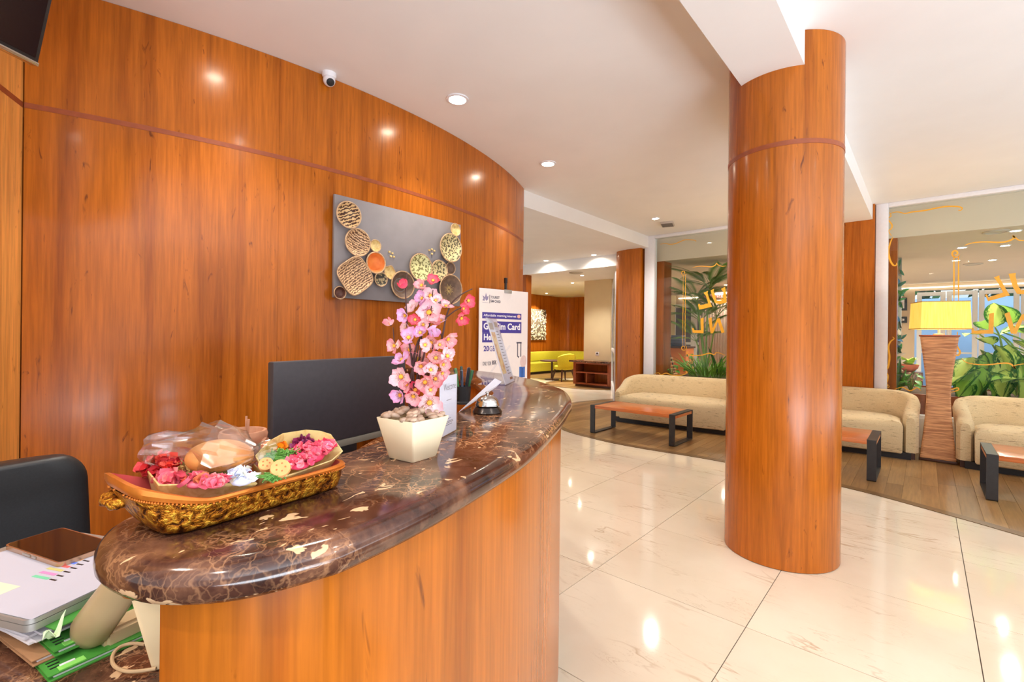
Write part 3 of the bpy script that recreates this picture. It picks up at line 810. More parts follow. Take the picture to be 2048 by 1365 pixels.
# ================================================================== back room
# low shelf cabinet with a brown marble top
a = at_y(1146, 770, 10.5); b = at_y(1218.5, 770, 10.5)
cab = empty('shelf_cabinet', (0, 0, .0045), 0, 'low open wooden shelf cabinet with a brown marble top before the cream column', 'cabinet')
x0, x1, yf, yb = a.x, b.x, 10.5, 10.93
def cb(name, p, q, m=M_CAB, bev=.004):
    bm = BM(); box2(bm, p, q, bev); return obj(name, bm, m, cab)
cb('side_panel', (x0, yf, .06), (x0 + .08, yb, .64)); cb('side_panel', (x1 - .06, yf, .06), (x1, yb, .64))
cb('back_panel', (x0 + .08, yb - .03, .06), (x1 - .06, yb, .64), M_TEAKD)
cb('bottom_board', (x0 + .08, yf, .06), (x1 - .06, yb - .03, .10)); cb('shelf', (x0 + .08, yf + .005, .36), (x1 - .06, yb - .03, .395))
cb('top_board', (x0 + .08, yf, .60), (x1 - .06, yb - .03, .64)); cb('divider', ((x0 + x1) / 2 - .16, yf + .01, .10), ((x0 + x1) / 2 - .125, yb - .03, .36))
cb('plinth', (x0 + .05, yf + .03, 0), (x1 - .03, yb, .06), M_DWOOD)
cb('marble_top', (x0 - .10, yf - .06, .64), (x1 + .03, yb, .69), M_MARBLE, .014)
# lime sofa, table and armchair
ls = empty('corner_sofa', (0, 0, .0045), 0, 'lime yellow upholstered bench sofa curving into the far corner', 'sofa')
XW, YN = -10.77, 15.36
pth = spline([(XW + .12, 10.6, 0), (XW + .12, 12.5, 0), (XW + .12, 14.2, 0), (XW + .28, 14.9, 0), (XW + .75, 15.22, 0), (XW + 1.4, YN - .13, 0), (XW + 2.6, YN - .13, 0)], 8)
pth = [(p.x, p.y) for p in pth]
def swept(path, prof, name, m):
    rings = []
    for i, (x, y) in enumerate(path):
        a = path[max(i - 1, 0)]; b = path[min(i + 1, len(path) - 1)]; tx, ty = b[0] - a[0], b[1] - a[1]; l = math.hypot(tx, ty); nx, ny = ty / l, -tx / l
        rings.append([(x + nx * u, y + ny * u, z) for u, z in prof])
    bm = BM(); loft(bm, rings); return obj(name, bm, m, ls, ang=50)
swept(pth, [(-.09, .40), (-.09, .70), (-.05, .745), (.05, .745), (.10, .70), (.13, .42)], 'backrest', M_LIME)
swept(pth, [(-.09, .09), (-.09, .40), (.62, .40), (.66, .37), (.66, .09)], 'seat', M_LIME)
swept(pth, [(-.09, 0), (-.09, .09), (.60, .09), (.60, 0)], 'plinth', M_BLACK)
p = at_d(1104, 723, 14.3); tb = empty('side_table', (p.x, p.y, .0045), 0, 'round dark table before the lime sofa', 'table')
bm = BM(); lathe(bm, [(.36, .55), (.37, .56), (.37, .585), (.36, .59)], 32); obj('tabletop', bm, M_DWOOD, tb)
bm = BM(); lathe(bm, [(.22, 0), (.22, .015), (.03, .03), (.03, .55)], 20); obj('pedestal', bm, M_DWOOD, tb)
p = at_d(1127, 745, 13.9); ac = empty('armchair', (p.x, p.y, .0045), -.35, 'lime yellow tub armchair with splayed dark wooden legs', 'armchair')
bm = BM(); rings = []
for k in range(25):
    a = -1.15 + 2.3 * k / 24
    h = .80 - .10 * (abs(a) / 1.15) ** 2; r = .27; ca, sa = math.cos(a), math.sin(a)
    rings.append([(r * ca + .0, r * sa, .40), ((r + .07) * ca, (r + .07) * sa, .45), ((r + .09) * ca, (r + .09) * sa, h), ((r + .04) * ca, (r + .04) * sa, h + .02), ((r + .0) * ca, r * sa, h - .02)])
loft(bm, rings); obj('backrest', bm, M_LIME, ac, ang=60)
bm = BM(); lathe(bm, [(.24, .33), (.28, .35), (.28, .43), (.24, .46)], 24); obj('seat', bm, M_LIME, ac)
for sx in (-1, 1):
    for sy in (-1, 1):
        bm = BM(); tube(bm, [(sx * .17, sy * .17, .35), (sx * .25, sy * .24, 0)], [.032, .018], 8); obj('leg', bm, M_DWOOD, ac)
# carved art panel: white scrollwork on dark backing
P0, P1 = at_x(1060.5, 616, -10.77), at_x(1092, 620, -10.77); zt, zb = 2.31, 1.17
art = empty('art_panel', (-10.76, 0, 0), 0, 'tall cream carved scrollwork panel on the teak wall over the lime sofa', 'wall art')
ya, yb2 = min(P0.y, P1.y), max(P0.y, P1.y)
bm = BM(); box2(bm, (-.03, ya, zb), (.0, yb2, zt), .004); obj('backing', bm, plain('art_backing', lin(120, 104, 80), .7), art)
bm = BM(); r2 = random.Random(5)
for k in range(150):
    cy_, cz_ = ya + r2.random() * (yb2 - ya), zb + r2.random() * (zt - zb); a0 = r2.random() * 6.28; tw = r2.choice((-1, 1)) * (.5 + r2.random()); R0 = .045 + .05 * r2.random()
    pts = []
    for i in range(8):
        a = a0 + tw * 2.6 * i / 7; rr_ = R0 * (1 - .6 * i / 7)
        pts.append((.008 + .003 * r2.random(), min(max(cy_ + rr_ * math.cos(a), ya + .01), yb2 - .01), min(max(cz_ + rr_ * math.sin(a), zb + .01), zt - .01)))
    tube(bm, pts, [.004, .010, .013, .013, .012, .011, .009, .004], 5)
so = obj('scrollwork', bm, plain('art_cream', lin(240, 230, 196), .6), art); so['kind'] = 'stuff'
# socket on the cream column
p = at_y(1194.5, 708, 10.945)
sk = empty('wall_socket', (p.x, 10.95, p.z), 0, 'white wall socket on the cream column', 'socket')
bm = BM(); box2(bm, (-.05, -.012, -.05), (.05, 0, .05), .004); obj('plate', bm, M_FRAMEW, sk)
bm = BM(); lathe(bm, [(.025, 0), (.025, .004), (.02, .002), (.001, .002)], 16, Matrix.Translation((0, -.012, .01)) @ Matrix.Rotation(PI / 2, 4, 'X')); obj('outlet', bm, M_BLACKM, sk)

# ================================================================== plants and things beyond the glass
M_SOIL = plain('soil', lin(84, 60, 40), .9, .3, 40)
def m_leaf(name, edge, mid, blot=True):
    s = NT(name)
    co = s.n('TexCoord'); sep = s.n('SeparateXYZ'); s.l(co.outputs['UV'], sep.inputs[0])
    c = s.math('ABSOLUTE', s.math('SUBTRACT', sep.outputs[1], .5))
    n = s.noise(s.coord((9, 16, 1), kind='UV'), 1, 3)
    f = s.math('ADD', s.math('MULTIPLY', c, 2.0), s.math('MULTIPLY', s.math('SUBTRACT', n.outputs[0], .5), 1.3))
    c_ = s.ramp(f, [(.48, mid), (.80, edge)])
    s.col(c_).set(rough=.4, spec=.3)
    tl = s.n('BsdfTranslucent'); s.l(c_, tl.inputs[0]); mx = s.n('MixShader'); mx.inputs[0].default_value = .35; s.l(s.p.outputs[0], mx.inputs[1]); s.l(tl.outputs[0], mx.inputs[2]); s.l(mx.outputs[0], s.out.inputs[0])
    return s.m
M_DIEF = m_leaf('variegated_leaf', lin(44, 108, 36), lin(206, 224, 116))
M_DIEF2 = m_leaf('variegated_leaf_dark', lin(40, 96, 36), lin(150, 196, 80))
M_GREEN = plain('leaf_green', lin(92, 150, 52), .45, .25, 30)
M_GREEND = plain('leaf_dark_green', lin(48, 92, 44), .45, .25, 30)
M_GRASSY = plain('blade_green', lin(120, 176, 60), .45, .25, 30)
M_STALK = plain('stalk_green', lin(120, 150, 70), .5, .15, 20)
def leaf_mesh(name, L, W, m, droop=.35, fold=.12, nu=9, nv=5, tip=1.0, wave=.0):
    bm = BM(); uvl = bm.loops.layers.uv.new('uv')
    G = []
    for i in range(nu):
        u = i / (nu - 1); wdt = W * (math.sin(PI * min(1, u ** .75 * 1.0)) ** .8 if 0 < u < 1 else .02) / 2
        row = []
        for j in range(nv):
            v = j / (nv - 1) * 2 - 1
            x = L * (u - droop * .35 * u * u); z = -droop * L * u * u * .8 - fold * W * abs(v) * math.sin(PI * u) * -1 + wave * math.sin(u * 17) * abs(v)
            row.append(bm.verts.new((x, wdt * v, z)))
        G.append(row)
    for i in range(nu - 1):
        for j in range(nv - 1):
            f = bm.faces.new((G[i][j], G[i + 1][j], G[i + 1][j + 1], G[i][j + 1]))
            for lp, (a, b) in zip(f.loops, ((i, j), (i + 1, j), (i + 1, j + 1), (i, j + 1))): lp[uvl].uv = (a / (nu - 1), b / (nv - 1))
    for f in bm.faces: f.smooth = True
    me = bpy.data.meshes.new(name); bm.to_mesh(me); bm.free(); me.materials.append(m); return me
def orient(p, d, roll=0, sc=1):
    x = Vector(d).normalized(); up = Vector((0, 0, 1)); y = up.cross(x)
    y = y.normalized() if y.length > 1e-3 else Vector((0, 1, 0)); z = x.cross(y)
    M = Matrix(((x.x, y.x, z.x, 0), (x.y, y.y, z.y, 0), (x.z, y.z, z.z, 0), (0, 0, 0, 1)))
    return Matrix.Translation(p) @ M @ Matrix.Rotation(roll, 4, 'X') @ Matrix.Scale(sc, 4)
# planting trough along the glass
tr = empty('planter_trough', (0, 0, 0), 0, 'long planting trough behind the glass', 'planter')
for nm, a, b, m in (('front_wall', (-3.45, 7.99, 0), (-.6, 8.04, .64), M_CAB), ('front_wall', (-.28, 7.99, 0), (4, 8.04, .64), M_CAB), ('back_wall', (-3.45, 9.25, 0), (4, 9.30, .66), M_CAB), ('soil', (-3.45, 8.04, .0), (4, 9.25, .64), M_SOIL)):
    bm = BM(); box2(bm, a, b); obj(nm, bm, m, tr)
SZ = .64
# --- big variegated dumb canes
LM = [leaf_mesh('leaf', .50, .25, M_DIEF, .35, .16), leaf_mesh('leaf', .46, .22, M_DIEF2, .5, .16)]
def dieff(x, y, targets, label, r):
    t = empty('dumb_cane', (x, y, SZ), 0, label, 'plant', 'variegated dumb canes behind the glass')
    for (tx, ty, tz, dx, dy, dz, sc) in targets:
        tip = Vector((tx - x, ty - y, tz - SZ))
        base = Vector((r.uniform(-.05, .05), r.uniform(-.05, .05), 0)); mid = Vector((tip.x * .35, tip.y * .35, tip.z * .75))
        bm = BM(); tube(bm, spline([base, mid, tip], 4), [.012] * 5 + [.009] * 3 + [.006], 6); obj('stem', bm, M_STALK, t)
        putm('leaf', LM[r.random() < .35], orient(tip, (dx, dy, dz), r.uniform(-.5, .5), sc), t)
r = random.Random(11)
def LP(px_, py_, y, ang, sc):          # leaf base at a point of the photograph, pointing along ang on the picture
    p = at_y(px_, py_, y); d = RIGHT * math.cos(ang) + UP * math.sin(ang) - FWD * .35
    return (p.x, y, p.z, d.x, d.y, d.z, sc)
dieff(.75, 8.5, [LP(1945, 715, 8.35, PI + .5, 1.0), LP(1950, 740, 8.3, PI + .35, 1.15), LP(1965, 735, 8.3, -2.2, 1.0), LP(1960, 700, 8.5, -1.4, .95), LP(1985, 690, 8.5, 2.6, .8), LP(1990, 690, 8.4, -1.2, 1.0), LP(1975, 705, 8.45, -1.9, 1.05), LP(2000, 720, 8.4, -1.75, 1.1), LP(1990, 655, 8.55, 1.9, .9), LP(1960, 670, 8.6, 2.9, .8)], 'dumb cane with pale centred leaves nearest the rattan lamp', r)
dieff(1.15, 8.6, [LP(2020, 650, 8.6, 2.0, 1.0), LP(2025, 680, 8.5, -.6, 1.1), LP(2030, 700, 8.45, -1.3, 1.15), LP(2015, 690, 8.5, -2.0, 1.0), LP(2040, 730, 8.4, -1.6, 1.1), LP(2010, 740, 8.35, -2.3, .85), LP(2040, 660, 8.6, .3, 1.1), LP(2045, 760, 8.35, 2.9, .9), LP(2030, 725, 8.4, .5, 1.0), LP(2005, 665, 8.6, .2, .9)], 'dumb cane with pale centred leaves at the right picture edge', r)
dieff(.95, 8.9, [LP(1975, 660, 8.9, 2.4, .9), LP(2000, 670, 8.9, .6, .9), LP(1985, 720, 8.7, -1.5, 1.0), LP(1960, 720, 8.8, -2.6, 1.0), LP(2015, 720, 8.8, -1.0, 1.1)], 'darker dumb cane at the back of the trough behind the other two', r)
dieff(.55, 8.45, [LP(1935, 745, 8.3, PI + .1, .9), LP(1940, 760, 8.25, -2.3, .9), LP(1955, 755, 8.25, -1.4, .8), LP(1975, 765, 8.25, -1.2, .7), LP(1965, 745, 8.3, -.5, .9), LP(1925, 770, 8.25, 2.7, .7), LP(2000, 770, 8.25, .4, .8), LP(2020, 765, 8.25, 2.6, .8)], 'low dumb cane close to the glass right of the rattan lamp', r)
# --- snake plants
SN = leaf_mesh('leaf', .5, .055, M_GREEND, .05, .5, 8, 3); SN2 = leaf_mesh('leaf', .5, .05, M_GREEN, .12, .5, 8, 3)
def snake(px_, py_, y, n, label, h, spread, seed):
    p = at_y(px_, py_, y); r = random.Random(seed)
    t = empty('snake_plant', (p.x, y, SZ), 0, label, 'plant', 'snake plants in the trough')
    for k in range(n):
        a = 2 * PI * k / n + r.random(); s = spread * (.5 + r.random())
        putm('leaf', SN if k % 2 else SN2, orient((.03 * math.cos(a), .03 * math.sin(a), -.01), (s * math.cos(a), s * math.sin(a), 1), r.uniform(-1, 1), h * (.7 + .5 * r.random()) / .5), t)
snake(1793, 770, 8.3, 7, 'snake plant with long pointed leaves beside the gold scroll of the right pane', .46, .35, 1)
snake(1440, 770, 8.35, 6, 'snake plant beside the column behind the left pane', .50, .3, 2)
# --- grassy tuft
p = at_y(1412, 775, 8.4); gt = empty('grass_tuft', (p.x, 8.4, SZ), 0, 'bright green spiky tuft at the foot of the palm', 'plant')
BL = leaf_mesh('blade', .52, .018, M_GRASSY, .45, .3, 7, 3); r = random.Random(4)
for k in range(150):
    a = r.random() * 6.28; R = .30 * r.random() ** .5; s = .25 + .7 * r.random()
    putm('blade', BL, orient((R * math.cos(a), .5 * R * math.sin(a), -.01), (s * math.cos(a), s * math.sin(a), 1), r.uniform(-1, 1), .7 + .6 * r.random()), gt)
# --- small leafy plants
LF = leaf_mesh('leaf', .12, .06, M_GREEN, .5, .15, 7, 3); LFD = leaf_mesh('leaf', .16, .075, M_GREEND, .5, .15, 7, 3)
def bushlet(px_, py_, y, n, h, label, me, seed, sc=1):
    p = at_y(px_, py_, y); r = random.Random(seed); t = empty('leafy_plant', (p.x, y, SZ), 0, label, 'plant')
    for k in range(n):
        a = r.random() * 6.28; hh = h * (.35 + .65 * r.random()); R = .03 + .10 * r.random(); tip = Vector((R * math.cos(a), R * math.sin(a), hh))
        bm = BM(); tube(bm, [(0, 0, -.01), tip * .6 + Vector((0, 0, hh * .1)), tip], [.005, .004, .003], 5); obj('stem', bm, M_STALK, t)
        putm('leaf', me, orient(tip, (math.cos(a), math.sin(a), r.uniform(-.3, .5)), r.uniform(-.5, .5), sc * (.8 + .5 * r.random())), t)
bushlet(1306, 750, 8.3, 16, .34, 'dark leafy plant in the corner behind the left pane', LFD, 1)
bushlet(1343, 760, 8.25, 14, .2, 'small green leafy plant before the slatted chairs', LF, 2, .9)
bushlet(1822, 770, 8.3, 14, .24, 'bright green little plant left of the rattan lamp behind the glass', LF, 3, .9)
bushlet(1383, 745, 8.7, 12, .40, 'thin leafy plant left of the palm stems', LF, 6, .9)
# --- palm
r = random.Random(21)
M_PALMG = plain('palm_green', lin(112, 142, 74), .5, .25, 20)
def frond(L, nl=30):
    bm = BM()
    def mid(u): return Vector((L * u * (1 - .12 * u), 0, L * (.16 * u - .42 * u * u)))
    tube(bm, [mid(k / 8) for k in range(9)], [.006 - .0005 * k for k in range(9)], 5)
    for k in range(nl):
        u = .22 + .78 * k / (nl - 1); p = mid(u); ll = L * .44 * (1 - .55 * abs(u - .55)) * (.45 if k == nl - 1 else 1)
        for s in (-1, 1):
            d = Vector((.62, s * .78, -.12)).normalized(); side = Vector((-d.y, d.x, 0)) * .0065
            q = [p, p + d * ll * .4 + side + Vector((0, 0, .01)), p + d * ll + Vector((0, 0, -.16 * ll)), p + d * ll * .4 - side + Vector((0, 0, .01))]
            bm.faces.new([bm.verts.new(v) for v in q])
    return mesh('frond', bm, M_PALMG, False)
FR = [frond(.62), frond(.74), frond(.5)]
p = at_y(1412, 770, 8.5)
pal = empty('areca_palm', (p.x, 8.5, SZ), 0, 'tall slender palm with feathery fronds behind the left pane', 'palm')
for (px_, py_, lean) in ((1395, 600, 0), (1418, 575, 0), (1402, 640, 0), (1430, 630, 0), (1388, 680, 0)):
    q = at_y(px_, py_, 8.5); tip = Vector((q.x - p.x, r.uniform(-.08, .12), q.z - SZ))
    bm = BM(); tube(bm, spline([(r.uniform(-.06, .06), r.uniform(-.05, .05), -.01), tip * .5 + Vector((r.uniform(-.03, .03), 0, 0)), tip], 6), [.016] * 6 + [.012] * 6 + [.009], 7); obj('stem', bm, M_STALK, pal)
    nf = 8 if py_ < 620 else 6
    for k in range(nf):
        a = 2 * PI * k / nf + r.random() * .8; el = r.uniform(.35, 1.3)
        putm('frond', r.choice(FR), orient(tip - Vector((0, 0, .03)), (math.cos(a), .6 * math.sin(a), el), 0, r.uniform(.8, 1.1)), pal)
# --- slatted wooden lounge chairs beyond the trough
M_SLAT = plain('chair_slat', lin(176, 132, 84), .5, .2, 20)
def slat_chair(px_, y, rz, label, ext=1.0):
    p = at_y(px_, 740, y); t = empty('slatted_chair', (p.x, y, .002), rz, label, 'chair', 'slatted wooden chairs beyond the trough')
    prof = spline([(-.42, 0, .30), (-.1, 0, .36), (.16, 0, .40), (.30, 0, .62), (.46, 0, .98)], 5)
    for k in range(19):
        a = prof[k]; b = prof[k + 1]; d = (b - a); ang = math.atan2(d.z, d.x)
        bm = BM(); box(bm, (0, 0, 0), (.036, .62, .016), .003, Matrix.Translation(a) @ Matrix.Rotation(-ang, 4, 'Y')); obj('slat', bm, M_SLAT, t)
    for s in (-1, 1):
        bm = BM(); tube(bm, [q + Vector((0, s * .27, -.025)) for q in prof], .016, 6); obj('rail', bm, M_DWOOD, t)
        for xx, zz in ((-.36, .28), (.2, .42)):
            bm = BM(); box(bm, (xx, s * .27, zz / 2), (.04, .04, zz)); obj('leg', bm, M_DWOOD, t)
slat_chair(1345, 10.0, 2.6, 'slatted wooden chair behind the left pane, nearer the corner')
slat_chair(1436, 10.7, .5, 'slatted wooden chair behind the grassy tuft')
slat_chair(1800, 10.0, 2.9, 'slatted wooden chair left of the rattan lamp beyond the trough')
slat_chair(1995, 10.4, .3, 'slatted wooden chair glimpsed through the dumb cane leaves')
# --- orange low bar wall, things on it
a, b = at_y(1316, 690, 10.8), at_y(1372, 690, 10.8)
ob = empty('bar_counter', (0, 0, .002), 0, 'orange painted bar counter beyond the left pane', 'counter')
bm = BM(); box2(bm, (a.x, 10.8, 0), (b.x, 11.3, 1.08), .01); obj('body', bm, plain('orange_paint', lin(214, 122, 58), .6, .04, 4), ob)
bm = BM(); box2(bm, (a.x - .02, 10.76, 1.08), (b.x + .03, 11.32, 1.12), .006); obj('worktop', bm, M_DWOOD, ob)
def crate(px_, w_, h_, col, label):
    p = at_y(px_, 650, 11.0); t = empty('bottle_crate', (p.x, 11.0, 1.122), 0, label, 'crate')
    bm = BM(); box2(bm, (-w_ / 2, -.12, 0), (w_ / 2, .12, h_), .008); obj('body', bm, plain('crate_plastic', col, .5), t)
    for k in range(3):
        bm = BM(); box2(bm, (-w_ / 2 - .004, -.126, h_ * (.2 + .27 * k)), (w_ / 2 + .004, .126, h_ * (.2 + .27 * k) + .02), .003); obj('rib', bm, plain('crate_plastic_dark', tuple(c * .7 for c in col[:3]) + (1,), .5), t)
crate(1332, .34, .2, lin(108, 170, 140), 'green crate on the orange bar counter, left one'); crate(1357, .26, .26, lin(96, 104, 128), 'slate grey box on the orange bar counter, right of the green crate')
# --- carved screen by the column edge
a = at_y(1400, 548, 12.6); b = at_y(1462, 548, 12.6)
cs = empty('carved_screen', (0, 12.6, 0), 0, 'tall carved Balinese style wooden screen with a fretted crest behind the palm', 'screen')
W = b.x - a.x
bm = BM(); box2(bm, (a.x, -.03, .002), (b.x, .03, 2.5), .004); obj('board', bm, plain('screen_board', lin(196, 170, 150), .7, .05, 8), cs)
bm = BM(); rr2 = random.Random(8)
for k in range(14):
    cx_ = a.x + W * (k + .5) / 14; 
    tube(bm, [(cx_ + .05 * math.cos(q) * (1 - q / 9), -.035, 2.39 + .05 * math.sin(q) * (1 - q / 9)) for q in [i * .7 for i in range(10)]], .012, 5)
obj('crest_fretwork', bm, plain('carved_red', lin(150, 84, 70), .6, .15), cs)['kind'] = 'stuff'
for k in range(12):
    bm = BM(); xx = a.x + W * (k + .5) / 12; box2(bm, (xx - .018, -.05, .1), (xx + .018, -.03, 2.28), .004); obj('reed', bm, plain('screen_reed', lin(168, 140, 124), .6), cs)
# --- patterned batik pillar left of the rattan lamp, framed pictures, urn
def m_batik():
    s = NT('leaf_pattern'); n = s.n('TexVoronoi'); s.l(s.coord((9, 9, 5)), n.inputs[0]); n.inputs['Scale'].default_value = 2.2
    v = s.n('TexVoronoi', feature='DISTANCE_TO_EDGE'); s.l(s.coord((9, 9, 5)), v.inputs[0]); v.inputs['Scale'].default_value = 2.2
    c = s.ramp(n.outputs['Color'], [(.2, lin(52, 96, 74)), (.4, lin(120, 160, 140)), (.55, lin(206, 190, 170)), (.7, lin(62, 128, 100)), (.85, lin(190, 120, 100))], 'CONSTANT')
    s.col(s.mix(s.ramp(v.outputs['Distance'], [(.05, 1.0), (.09, 0.0)]), c, lin(40, 50, 44))).set(rough=.6); return s.m
a = at_y(1783, 517, 10); b = at_y(1803.5, 517, 10)
bm = BM(); box2(bm, (a.x, 9.95, .002), (b.x, 10.15, HI - .001)); pl_ = struct('column', bm, plain('pillar_grey', lin(150, 150, 142), .6), label='narrow pillar painted with leaves left of the rattan lamp')
r = random.Random(31); LP1 = [leaf_mesh('painted_leaf', .15, .05, plain('leaf_paint', c_, .6), .2, .1, 6, 3) for c_ in (lin(46, 92, 70), lin(80, 140, 110), lin(200, 184, 160), lin(66, 116, 150), lin(60, 120, 60))]
for k in range(90):
    q = Vector((a.x + (b.x - a.x) * r.random(), 9.945, .5 + 2.1 * r.random())); an = r.random() * 6.28
    putm('leaf_relief', r.choice(LP1), orient(q, (math.cos(an) * .6, -.12, math.sin(an)), r.uniform(1.2, 1.9), .6 + .5 * r.random()), pl_)
for k, (x0, y0, x1_, y1_) in enumerate(((1804, 596, 1814, 621), (1804, 634, 1814, 646))):
    p, q = at_y(x0, y0, 14.97), at_y(x1_, y1_, 14.97)
    t = empty('framed_picture', (0, 14.99, 0), 0, 'black framed picture on the far wall, %s of the two' % ('upper' if k == 0 else 'lower'), 'picture')
    for nm, i, m, yy in (('frame', 0, M_BLACK, -.02), ('mount', .05, M_PAPER, -.024), ('print', .11, plain('print_ink', lin(150, 130, 110), .6, .4, 9), -.027)):
        bm = BM(); box2(bm, (p.x - .1 + i, yy, q.z + i), (q.x - i, 0, p.z - i), .002); obj(nm, bm, m, t)
p = at_y(1815, 729, 11.5)
t = empty('stone_ledge', (p.x, 11.5, 0.002), 0, 'mottled stone ledge carrying a red bowl beyond the trough', 'ledge'); bm = BM(); box2(bm, (-.22, -.15, 0), (.22, .15, .74), .01); obj('body', bm, M_MARBLE, t)
t = empty('flower_bowl', (p.x + .02, 11.5, .745), 0, 'terracotta bowl of bright green leaves on the stone ledge', 'bowl'); bm = BM(); lathe(bm, [(.07, 0), (.13, .06), (.15, .13), (.13, .13), (.11, .08), (.0, .05)], 20); obj('bowl', bm, plain('terracotta_red', lin(184, 96, 66), .6), t)
LG = leaf_mesh('leaf', .16, .07, plain('lime_leaf', lin(176, 210, 80), .5, .2), .3, .1, 6, 3)
for k in range(22):
    an = r.random() * 6.28; putm('leaf', LG, orient((0, 0, .1), (math.cos(an), math.sin(an), r.uniform(.4, 2.2)), 0, 1 + .8 * r.random()), t)
# --- trees beyond the blue wall
TL = leaf_mesh('leaf', .5, .22, M_GREEND, .3, .1, 5, 3)
for k, xx in enumerate((-.6, 2.1, 4.8, 7.5)):
    t = empty('garden_tree', (xx, 19.2, -.02), 0, 'dark garden tree above the blue wall, %s' % ('the one nearest the framed pictures', 'second from the framed pictures', 'third, behind the letters', 'farthest to the right')[k], 'tree', 'trees beyond the blue wall')
    bm = BM(); tube(bm, [(0, 0, 0), (.1, 0, 1.5), (0, .1, 3.2)], [.12, .09, .05], 7); obj('trunk', bm, M_DWOOD, t)
    bm = BM()
    for i in range(700):
        c = Vector((max(-.95, min(.95, r.gauss(0, .6))), r.gauss(0, .45), 3.4 + r.gauss(0, .55))); d = Vector((r.gauss(0, 1), r.gauss(0, 1), r.gauss(-.3, .6))).normalized() * .34; s = d.cross(Vector((r.gauss(0, 1), r.gauss(0, 1), r.gauss(0, 1)))).normalized() * .09
        bm.faces.new([bm.verts.new(v) for v in (c, c + d * .5 + s, c + d, c + d * .5 - s)])
    obj('crown', bm, M_GREEND, t, False)['kind'] = 'stuff'

# ================================================================== reception counter
ZT, ZU, ZD = 1.11, 1.066, .88        # counter top, its underside, staff desk
outer = [(-.80, .17), (-.765, .112), (-.70, .086), (-.64, .090), (-.575, .118), (-.525, .175), (-.503, .25), (-.502, .31), (-.537, .485), (-.633, .783), (-.775, 1.085), (-.898, 1.312), (-.99, 1.467), (-1.175, 1.695), (-1.345, 1.825), (-1.55, 1.967), (-1.665, 2.02), (-1.92, 2.13), (-2.19, 2.185), (-2.6, 2.25), (-3.06, 2.30)]
inner = [(-3.06, 2.00), (-2.4, 1.93), (-1.858, 1.748), (-1.467, 1.471), (-1.281, 1.311), (-1.037, .87), (-.925, .614), (-.878, .482), (-.85, .33)]
O2 = [(p.x, p.y) for p in spline([(*p, 0) for p in outer], 6)]
I2 = [(p.x, p.y) for p in spline([(*p, 0) for p in inner], 5)]
ctr = empty('reception_counter', (0, 0, 0), 0, 'curved reception counter with a brown marble top and a teak front', 'counter')
slab = O2 + I2
bm = BM(); rings = []
for z, ins in ((ZU, .016), (ZU + .004, .006), (ZU + .012, .001), (ZU + .022, 0), (ZU + .030, .001), (ZU + .037, .006), (ZU + .042, .014), (ZT, .024)):
    rings.append([(p[0], p[1], z) for p in offset2(slab, ins)])
loft(bm, rings); obj('marble_top', bm, M_MARBLE, ctr, ang=50)
def wall_strip(path, d0, d1, z0, z1, name, m):
    A = offset2(path, d0, False); B = offset2(path, d1, False)
    bm = BM(); prism(bm, A + B[::-1], z0, z1); return obj(name, bm, m, ctr)
front = O2[20:]
wall_strip(front, .040, .066, .10, ZU, 'front_panel', M_TEAK)
wall_strip(front, .055, .075, 0, .10, 'kick_plate', M_BLACKM)
back = I2[:22]
wall_strip(back, .03, .05, .10, ZU, 'inner_panel', M_TEAK)
dpoly = [(-.70, -.10)] + offset2(O2[30:], .068, False) + [(-3.06, 1.55), (-2.3, 1.45), (-1.85, 1.2), (-1.56, .8), (-1.40, .4), (-1.40, -.10)]
bm = BM(); prism(bm, dpoly, ZD - .03, ZD); obj('desk_top', bm, M_MARBLE, ctr)
for q in ((-1.36, -.06), (-.74, -.06), (-1.50, .75), (-2.3, 1.5)):
    bm = BM(); box2(bm, (q[0] - .02, q[1] - .02, 0), (q[0] + .02, q[1] + .02, ZD - .03)); obj('desk_leg', bm, M_DWOOD, ctr)
p = at_d(288, 1160, .60)
bm = BM(); lathe(bm, [(.001, -.055), (.022, -.05), (.03, -.035), (.03, 0)], 20, Matrix.Translation((p.x, p.y, ZU))); obj('bracket', bm, M_TEAKD, ctr)

